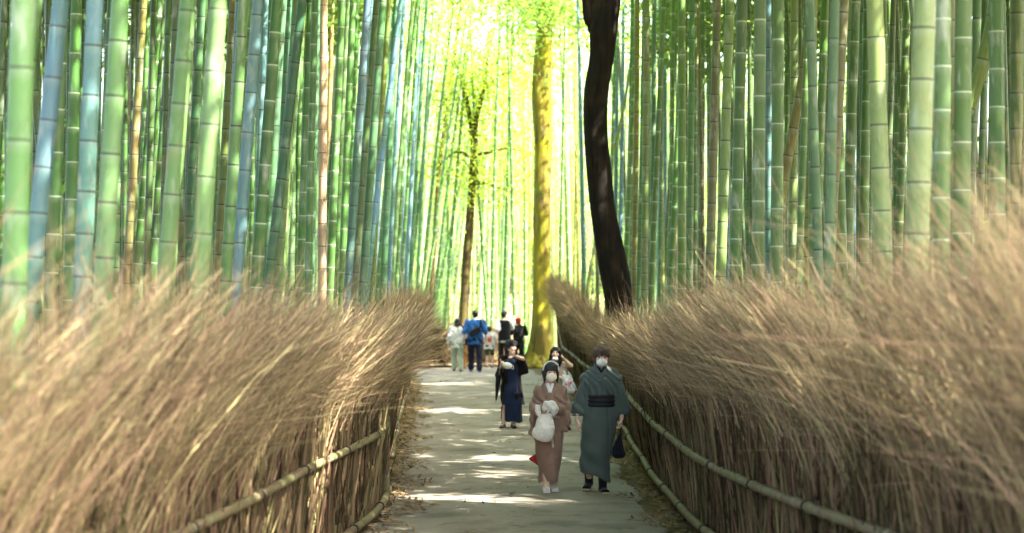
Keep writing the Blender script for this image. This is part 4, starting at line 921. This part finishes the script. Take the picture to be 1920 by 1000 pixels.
# ---- woman in navy with the umbrella
p = person('woman in a long navy dress and black cardigan making a V sign beside her face', 959, 33.1)
F = head_frame((-.005, -.01, 1.36), .85, .05, 0, .95)
sh = ((-.15, .01, 1.15), (.145, .0, 1.16)); el = ((-.205, -.02, .90), (.185, -.12, 1.16)); wr = ((-.185, -.17, 1.035), (.055, -.235, 1.215))
body(p, F, (-.005, .01, 1.20), sh, el, wr, ((-.08, 0, .76), (.07, 0, .76)), ((-.11, -.01, .40), (.02, -.02, .40)), ((-.135, -.02, .075), (.03, -.02, .075)), ((-.165, -.15, .025), (.05, -.15, .025)),
     [dict(d=(.1, -.4, .7), palm=(1, 0, 0), thumb=(0, -1, .5), curl=(1.2, 1.3, 1.35, 1.4), tcurl=1.2, sc=.9), dict(d=(-.8, -.2, .62), palm=(.1, .95, .2), thumb=(-.3, 0, 1), curl=(.05, .05, 1.5, 1.55), spread=.8, tcurl=1.2, sc=.92)], s=.93)
L, Rm, c, s_ = F
S = Solid(.007, .03); S.ell(L(0, .022, .040), V3(.086, .098, .085), Rm); S.ell(L(0, -.025, .075), V3(.075, .068, .048), Rm)
for k in range(9): x_ = -.062 + .0155 * k; S.cone(L(x_, -.070, .085), L(x_ * 1.05, -.1 + .2 * abs(x_), .034), .018, .010, .008)
S.ell(L(0, .065, -.05), V3(.078, .055, .10), Rm)
for q in (-1, 1): S.chain([L(q * .080, .0, .03), L(q * .090, .01, -.06), L(q * .088, .02, -.15), L(q * .08, .03, -.20)], [.028, .032, .030, .016])
S.build('hair', HAIR, p, disp=hair_disp(F, .003))
NV = cloth('navy_dress', (.009, .020, .062), .75, (.007, .015, .045), 6)
S = Solid(.008, .04); S.loft([(.105, .03, 0, .172, .13), (.30, .02, 0, .168, .13), (.62, 0, 0, .158, .13), (.80, 0, 0, .15, .125), (1.0, 0, 0, .14, .11), (1.12, 0, .005, .155, .10), (1.165, 0, .01, .10, .075)], .03)
S.cut((-.10, 0, -1), -.12); S.build('dress', NV, p, disp=addf(folds(.010, 28, 5), lambda q: np.where((q[:, 2] < .40) & (q[:, 1] < .05), .03 * np.exp(-((q[:, 0] + .125) / .016) ** 2), 0)))
S = Solid(.008, .04); S.loft([(.40, .02, .025, .20, .135), (.75, .0, .02, .178, .135), (1.0, 0, .01, .160, .12), (1.13, 0, .01, .172, .105), (1.19, 0, .02, .10, .07)], .03)
S.chain([(-.12, .01, 1.15), sh[0], el[0], (-.19, -.12, .99)], [.05, .06, .058, .055]); S.chain([(.11, .0, 1.15), sh[1], (.17, -.10, 1.16)], [.05, .062, .058])
S.sweep((.165, -.07, 1.17), (.235, -.04, .90), V3(1, 0, .2), .05, .06, .075, .045, .05)
S.sweep((-.02, -.20, .30), (-.015, -.20, 1.06), V3(1, 0, 0), .105, .12, .075, .12, .01, 's'); S.ell((0, -.13, 1.13), (.08, .09, .08), None, .01, 's')
S.build('cardigan', BLACK, p, disp=folds(.007, 30, 9))
for a, t in (((-.135, -.02, .075), (-.165, -.15, .025)), ((.03, -.02, .075), (.05, -.15, .025))): sh_ = shoe(p, a, t, BLACK, .95, 'shoe'); strip('shoe_strap', [V3(t) + V3(-.035, .06, .045), V3(t) + V3(.035, .06, .045)], .012, .008, WHITE, sh_)
strip('legging', [(-.125, .0, .40), (-.135, .0, .14)], .045, .04, BLACK, p)
o = thing('umbrella', 'closed black umbrella hanging point down from the hand of the woman in navy', 'umbrella', (p.location.x - .21, p.location.y - .22, p.location.z + .75))
S = Solid(.006, .02); S.loft([(-.27, -.045, 0, .008, .008), (-.24, -.04, 0, .014, .014), (-.05, -.02, 0, .034, .03), (.13, .0, 0, .046, .042), (.16, .004, 0, .02, .02)]); S.build('canopy', BLACK, o, disp=lambda q: .005 * np.sin(np.arctan2(q[:, 1], q[:, 0] - q[:, 2] * .15) * 8 + q[:, 2] * 25))
S = Solid(.005, .004); S.chain([(.005, 0, .15), (.015, 0, .26), (.024, 0, .36)], [.008] * 3); S.chain([(-.045, 0, -.26), (-.052, 0, -.31)], [.005] * 2); oo = S.build('shaft', mat('umbrella_shaft', (.30, .20, .13), .5), o)
S = Solid(.005, .01); S.ell((.026, 0, .38), (.016, .016, .04)); S.build('handle', mat('umbrella_handle', (.22, .12, .07), .5), o)
o = thing('face_mask', 'white cup mask dangling from the raised hand of the woman in navy', 'mask', (p.location.x - .07, p.location.y - .25, p.location.z + 1.055))
S = Solid(.005, .01); S.ell((0, 0, 0), (.082, .035, .055), roty(.15)); S.ell((0, .03, 0), (.07, .035, .045), None, .004, 's'); S.build('mask_cup', MASK, o)
S = Solid(.004, .002); S.chain([(.06, 0, .03), (.10, 0, -.01), (.105, 0, -.05), (.085, 0, -.06), (.06, 0, -.035)], [.005] * 5); S.chain([(-.07, 0, .01), (-.10, .03, -.01), (-.11, .04, -.02)], [.005] * 3); S.build('ear_loop', MASK, o)

# ---- woman in the beige dress with the plastic bag
p = person('woman in sleeveless beige dress touching her long black hair behind the couple', 1046, 32.7)
F = head_frame((-.035, -.03, 1.255), -.12, -.22, .05, .90)
sh = ((-.135, .01, 1.075), (.13, .01, 1.08)); el = ((-.16, -.02, .86), (.215, -.05, 1.065)); wr = ((.02, -.15, .885), (.095, -.05, 1.175))
body(p, F, (-.015, .02, 1.115), sh, el, wr, ((-.07, 0, .70), (.07, 0, .70)), ((-.04, 0, .38), (.12, 0, .38)), ((.0, .02, .075), (.165, .02, .075)), ((-.01, -.12, .025), (.18, -.11, .025)),
     [dict(d=(.9, -.2, -.2), palm=(0, 0, -1), thumb=(0, -1, 0), curl=(1.1, 1.2, 1.3, 1.3), tcurl=1, sc=.88), dict(d=(-.5, -.1, .85), palm=(-.8, .1, -.5), thumb=(-.2, -1, 0), curl=(.9, 1, 1.1, 1.2), sc=.88)], s=.9)
L, Rm, c, s_ = F
S = Solid(.007, .03); S.ell(L(0, .028, .040), V3(.082, .092, .080), Rm); S.ell(L(0, -.015, .078), V3(.068, .060, .036), Rm)
for q in (-1, 1):
    S.chain([L(q * .030, -.075, .095), L(q * .072, -.055, .04), L(q * .082, -.03, -.05), L(q * .09, -.01, -.14), L(q * .088, -.01, -.22)], [.022, .02, .024, .028, .014])
    for k in range(4): x_ = q * (.010 + .014 * k); S.cone(L(x_, -.068, .090), L(x_ * 1.2, -.094, .048 - .006 * k), .013, .007, .006)
S.ell(L(0, .065, -.07), V3(.078, .05, .13), Rm)
S.build('hair', HAIR, p, disp=hair_disp(F, .003))
S = Solid(.005, .01); S.ell(L(0, -.058, -.105), V3(.052, .042, .030), Rm); S.build('mask', MASK, p)
BG = cloth('beige_dress', (.46, .38, .30), .85, (.30, .20, .16), 24, .55, .65)
S = Solid(.008, .04); S.loft([(.34, .03, 0, .165, .13), (.60, .01, 0, .158, .13), (.80, 0, 0, .145, .12), (.95, 0, 0, .138, .11), (1.05, 0, .01, .145, .095), (1.10, -.005, .015, .11, .075), (1.125, -.01, .02, .07, .06)], .03); S.build('dress', BG, p, disp=folds(.009, 30, 6))
for a, t in (((.0, .02, .075), (-.01, -.12, .025)), ((.165, .02, .075), (.18, -.11, .025))): shoe(p, a, t, BLACK, .88, 'shoe')
o = thing('plastic_bag', 'white and pink plastic carrier bag held by the woman in beige', 'bag', (p.location.x + .165, p.location.y - .2, p.location.z + .78))
S = Solid(.007, .03); S.loft([(-.15, .02, 0, .075, .05), (-.12, .02, 0, .115, .075), (-.03, .0, 0, .11, .07), (.06, -.03, 0, .07, .045), (.14, -.06, 0, .025, .02), (.20, -.05, 0, .02, .015)]); S.sweep((.02, 0, .02), (.0, .0, .20), V3(1, 0, 0), .04, .02, .015, .012)
S.build('bag_body', mat('plastic_film', (.70, .70, .72), .3, ((.62, .12, .22), 7, .56, .60), (30, .5), .5), o, disp=addf(folds(.008, 40, 12), folds(.005, 80, 30, 2)))

# ---- strollers at the end of the path
def walker(label, px, D, h, top, legs, shoes, hairm, facing=1, stance=.0, wide=1.0, yaw=None, sleeves='long', shorts=False, arms=None, hair='short', top_z=.45, group=None, bare=None, headpitch=0, shirt_w=1.0, gz=None):
    """facing +1: seen from behind"""
    p = person(label, px, D, group, gz); k = h / 1.70; f = facing; yaw = (math.pi if f > 0 else 0) if yaw is None else yaw
    F = head_frame((0, -f * -.01, h - .118 * min(1, k + .12)), yaw, headpitch, 0, min(1, k + .1))
    sh = [(-.185 * k * wide, 0, 1.39 * k), (.185 * k * wide, 0, 1.39 * k)]
    el, wr, hd = arms(k) if arms else ([(-.25 * k * wide, -f * .03, 1.11 * k), (.25 * k * wide, -f * .03, 1.11 * k)], [(-.265 * k * wide, f * .05, .86 * k), (.265 * k * wide, f * .05, .86 * k)],
                                       [dict(d=(0, f * .15, -1), palm=(1, 0, 0), thumb=(0, f, 0), sc=k), dict(d=(0, f * .15, -1), palm=(-1, 0, 0), thumb=(0, f, 0), sc=k)])
    hip = [(-.09 * k * wide, 0, .88 * k), (.09 * k * wide, 0, .88 * k)]; st = stance * k
    kn = [(-.10 * k * wide, f * (.04 + st * .6), .48 * k), (.10 * k * wide, f * (.02 - st * .2), .48 * k)]; an = [(-.10 * k * wide, f * (-.02 + st), .075 + abs(st) * .12), (.10 * k * wide, f * (-.02 - st), .075)]
    toe = [V3(a) + V3(q, f * .14 * k, -.045) for a, q in zip(an, (-.02, .02))]
    body(p, F, (0, 0, 1.46 * k), sh, el, wr, hip, kn, an, toe, hd, s=k, vox=.009)
    L, Rm, c, s_ = F
    S = Solid(.009, .03); S.ell(L(0, .022, .042), V3(.086, .098, .086) * s_, Rm); S.ell(L(0, -.02, .08), V3(.07, .06, .035) * s_, Rm); S.ell(L(0, .05, -.025), V3(.066, .05, .06) * s_, Rm)
    if hair == 'bob':
        for q in (-1, 1): S.ell(L(q * .07, .01, -.03), V3(.03, .06, .08) * s_, Rm)
        S.ell(L(0, .07, -.05), V3(.08, .05, .075) * s_, Rm)
    S.build('hair', hairm, p, disp=hair_disp(F, .003))
    S = Solid(.009, .04); w_ = shirt_w * wide * k
    S.loft([(top_z * 1.7 * k, 0, 0, .175 * w_, .125 * k), (.95 * k, 0, 0, .17 * w_, .12 * k), (1.15 * k, 0, 0, .172 * w_, .122 * k), (1.33 * k, 0, 0, .20 * w_, .115 * k), (1.41 * k, 0, 0, .15 * w_, .09 * k), (1.465 * k, 0, 0, .07 * k, .065 * k)])
    for i in (0, 1):
        e = V3(el[i]); s0 = V3(sh[i]); w0 = V3(wr[i])
        if sleeves == 'long': S.chain([s0, e, e * .25 + w0 * .75], [.068 * k, .058 * k, .05 * k])
        elif sleeves == 'elbow': S.chain([s0, e], [.07 * k, .072 * k])
        elif sleeves == 'short': S.chain([s0, s0 * .35 + e * .65], [.07 * k, .07 * k])
    tp = S.build('shirt', top, p, disp=addf(folds(.008, 26, 9), folds(.005, 50, 24, 1)))
    S = Solid(.009, .03)
    for i in (0, 1):
        a = V3(kn[i]) * .2 + V3(hip[i]) * .0 + V3(an[i]) * .8
        if shorts: S.chain([hip[i], V3(kn[i]) * .8 + V3(hip[i]) * .2], [.10 * k, .085 * k])
        else: S.chain([hip[i], kn[i], a, V3(an[i]) + V3(0, 0, .02)], [.105 * k * wide, .08 * k * wide, .066 * k * wide, .066 * k * wide])
    S.ell((0, 0, .90 * k), (.165 * k * wide, .12 * k, .12 * k)); S.build('shorts' if shorts else 'trousers', legs, p, disp=folds(.005, 30, 14))
    for a, t in zip(an, toe): shoe(p, a, t, shoes, k, 'shoe', None, .008)
    return p, F, tp, k
OLV = cloth('dark_shoe', (.05, .045, .03))
p, F, tp, k = walker('woman with black bob in white blouse and pale green trousers walking away', 858, 55.5, 1.485, WHITE, cloth('pale_green_cotton', (.36, .42, .31)), OLV, HAIR, stance=.14, wide=1.12, hair='bob', sleeves='long', shirt_w=1.12)
o = thing('shoulder_bag', 'black bag hanging at the right side of the woman in white blouse', 'bag', (p.location.x + .27, p.location.y - .02, p.location.z + 1.0))
S = Solid(.009, .03); S.loft([(-.26, .01, 0, .10, .06), (-.22, .0, 0, .125, .07), (-.05, -.035, 0, .10, .06), (.15, -.09, 0, .045, .04)]); S.build('bag_body', BLACK, o, disp=folds(.006, 30, 10))
S = Solid(.008, .01); S.chain([(-.09, -.04, .12), (-.12, -.05, .27), (-.145, .0, .30), (-.12, .07, .20)], [.02] * 4); S.build('strap', BLACK, o)
p, F, tp, k = walker('tall man in bright blue shirt and dark trousers walking away with a sling bag', 891, 55.2, 1.715, cloth('blue_shirt', (.025, .13, .40), .8, (.02, .10, .33), 6), cloth('dark_navy_trousers', (.009, .010, .024)), cloth('blue_shoe', (.10, .16, .28)), HAIR, stance=.13, wide=1.14, sleeves='elbow', shirt_w=1.12)
S = Solid(.008, .02); S.loft([(1.445, 0, 0, .085, .075), (1.50, 0, .01, .068, .066)]); S.build('white_collar', WHITE, p)
o = thing('sling_bag', 'black sling bag worn diagonally on the back of the man in blue', 'bag', (p.location.x + .02, p.location.y - .16, p.location.z + 1.12))
S = Solid(.008, .02); S.sweep((-.17, 0, -.10), (.12, 0, .10), V3(-.6, 0, .8), .075, .05, .095, .05, box=3.5); S.build('bag_body', BLACK, o)
strip('strap', [(.10, 0, .09), (.145, .02, .20), (.14, .08, .33), (.13, .16, .36)], .024, .010, BLACK, o, .008)
p, F, tp, k = walker('boy in white tee with a red print on its back and dark shorts', 918, 58.5, 1.22, WHITE, cloth('dark_olive_shorts', (.05, .06, .03)), OLV, HAIR, sleeves='short', shorts=True, wide=1.12, shirt_w=1.18)
PR = mat('red_print', (.60, .05, .03), .8)
S = Solid(.006, .004); S.sweep((-.05, -.10, .80), (.06, -.10, .81), UP, .045, .012, .05, .012); S.ell((-.035, -.10, .87), (.03, .012, .03)); S.ell((.03, -.10, .875), (.035, .012, .02)); S.build('red_print', PR, tp)
S = Solid(.006, .004); S.ell((.045, -.10, .92), (.035, .012, .02)); S.ell((-.01, -.10, .925), (.02, .012, .014)); S.build('green_print', mat('green_print', (.10, .30, .08), .8), tp)
walker('child in orange clothes mostly hidden between the white blouse and the blue shirt', 876, 57.5, .98, cloth('orange_top', (.55, .25, .08)), cloth('orange_trousers', (.52, .24, .07)), OLV, HAIR)
def arms_v(k): return ([(-.20, -.13, 1.12), (.22, .06, 1.16)], [(.10, .08, 1.17), (.27, .12, 1.40)], [dict(d=(1, .3, .25), palm=(0, 0, 1), thumb=(0, -.4, 1), curl=(.9, 1, 1, 1.1)), dict(d=(.5, .2, .8), palm=(-.3, .9, 0), thumb=(-1, 0, 0), curl=(.9, 1, 1.1, 1.1))])
p, F, tp, k = walker('man in black vest over a white shirt raising a phone, turned to the right', 946, 58.2, 1.66, WHITE, BLACK, BLACK, HAIR, yaw=2.2, arms=arms_v, sleeves='long')
S = Solid(.009, .03); S.loft([(.80, 0, 0, .19, .14), (1.15, 0, 0, .18, .135), (1.32, 0, 0, .185, .125), (1.40, 0, 0, .14, .10)]); S.build('vest', BLACK, p)
o = thing('phone', 'dark phone held up above the red cap', 'phone', (p.location.x + .335, p.location.y + .16, p.location.z + 1.53))
S = Solid(.006, .004); S.sweep((0, 0, -.07), (.02, 0, .07), V3(1, .2, 0), .036, .008, .036, .008, box=6); S.build('phone_case', mat('phone_case', (.03, .03, .035), .3), o)
S = Solid(.005, .003); S.sweep((.0, -.007, -.055), (.016, -.007, .055), V3(1, .2, 0), .030, .004, .030, .004, box=6); S.build('phone_back', mat('phone_back', (.35, .35, .36), .3), o)
def arms_r(k): return ([(-.23, .08, 1.0), (.24, .05, .98)], [(-.12, .22, 1.18), (.14, .22, 1.15)], [dict(d=(.3, .5, .8), palm=(1, 0, 0), thumb=(0, -1, 0), sc=.9), dict(d=(-.3, .5, .8), palm=(-1, 0, 0), thumb=(0, -1, 0), sc=.9)])
p, F, tp, k = walker('person in black with a red cap seen from behind, next to the man in vest', 972, 58.6, 1.47, BLACK, BLACK, BLACK, HAIR, arms=arms_r, sleeves='long', wide=1.05)
L, Rm, c, s_ = F
S = Solid(.008, .02); S.ell(L(0, .015, .05), V3(.092, .105, .085) * s_, Rm); S.ell(L(0, -.11, .06), V3(.07, .05, .015) * s_, Rm); S.ell(L(0, .06, .0), V3(.075, .05, .06) * s_, Rm); S.build('red_cap', cloth('red_cap', (.50, .02, .025)), p)
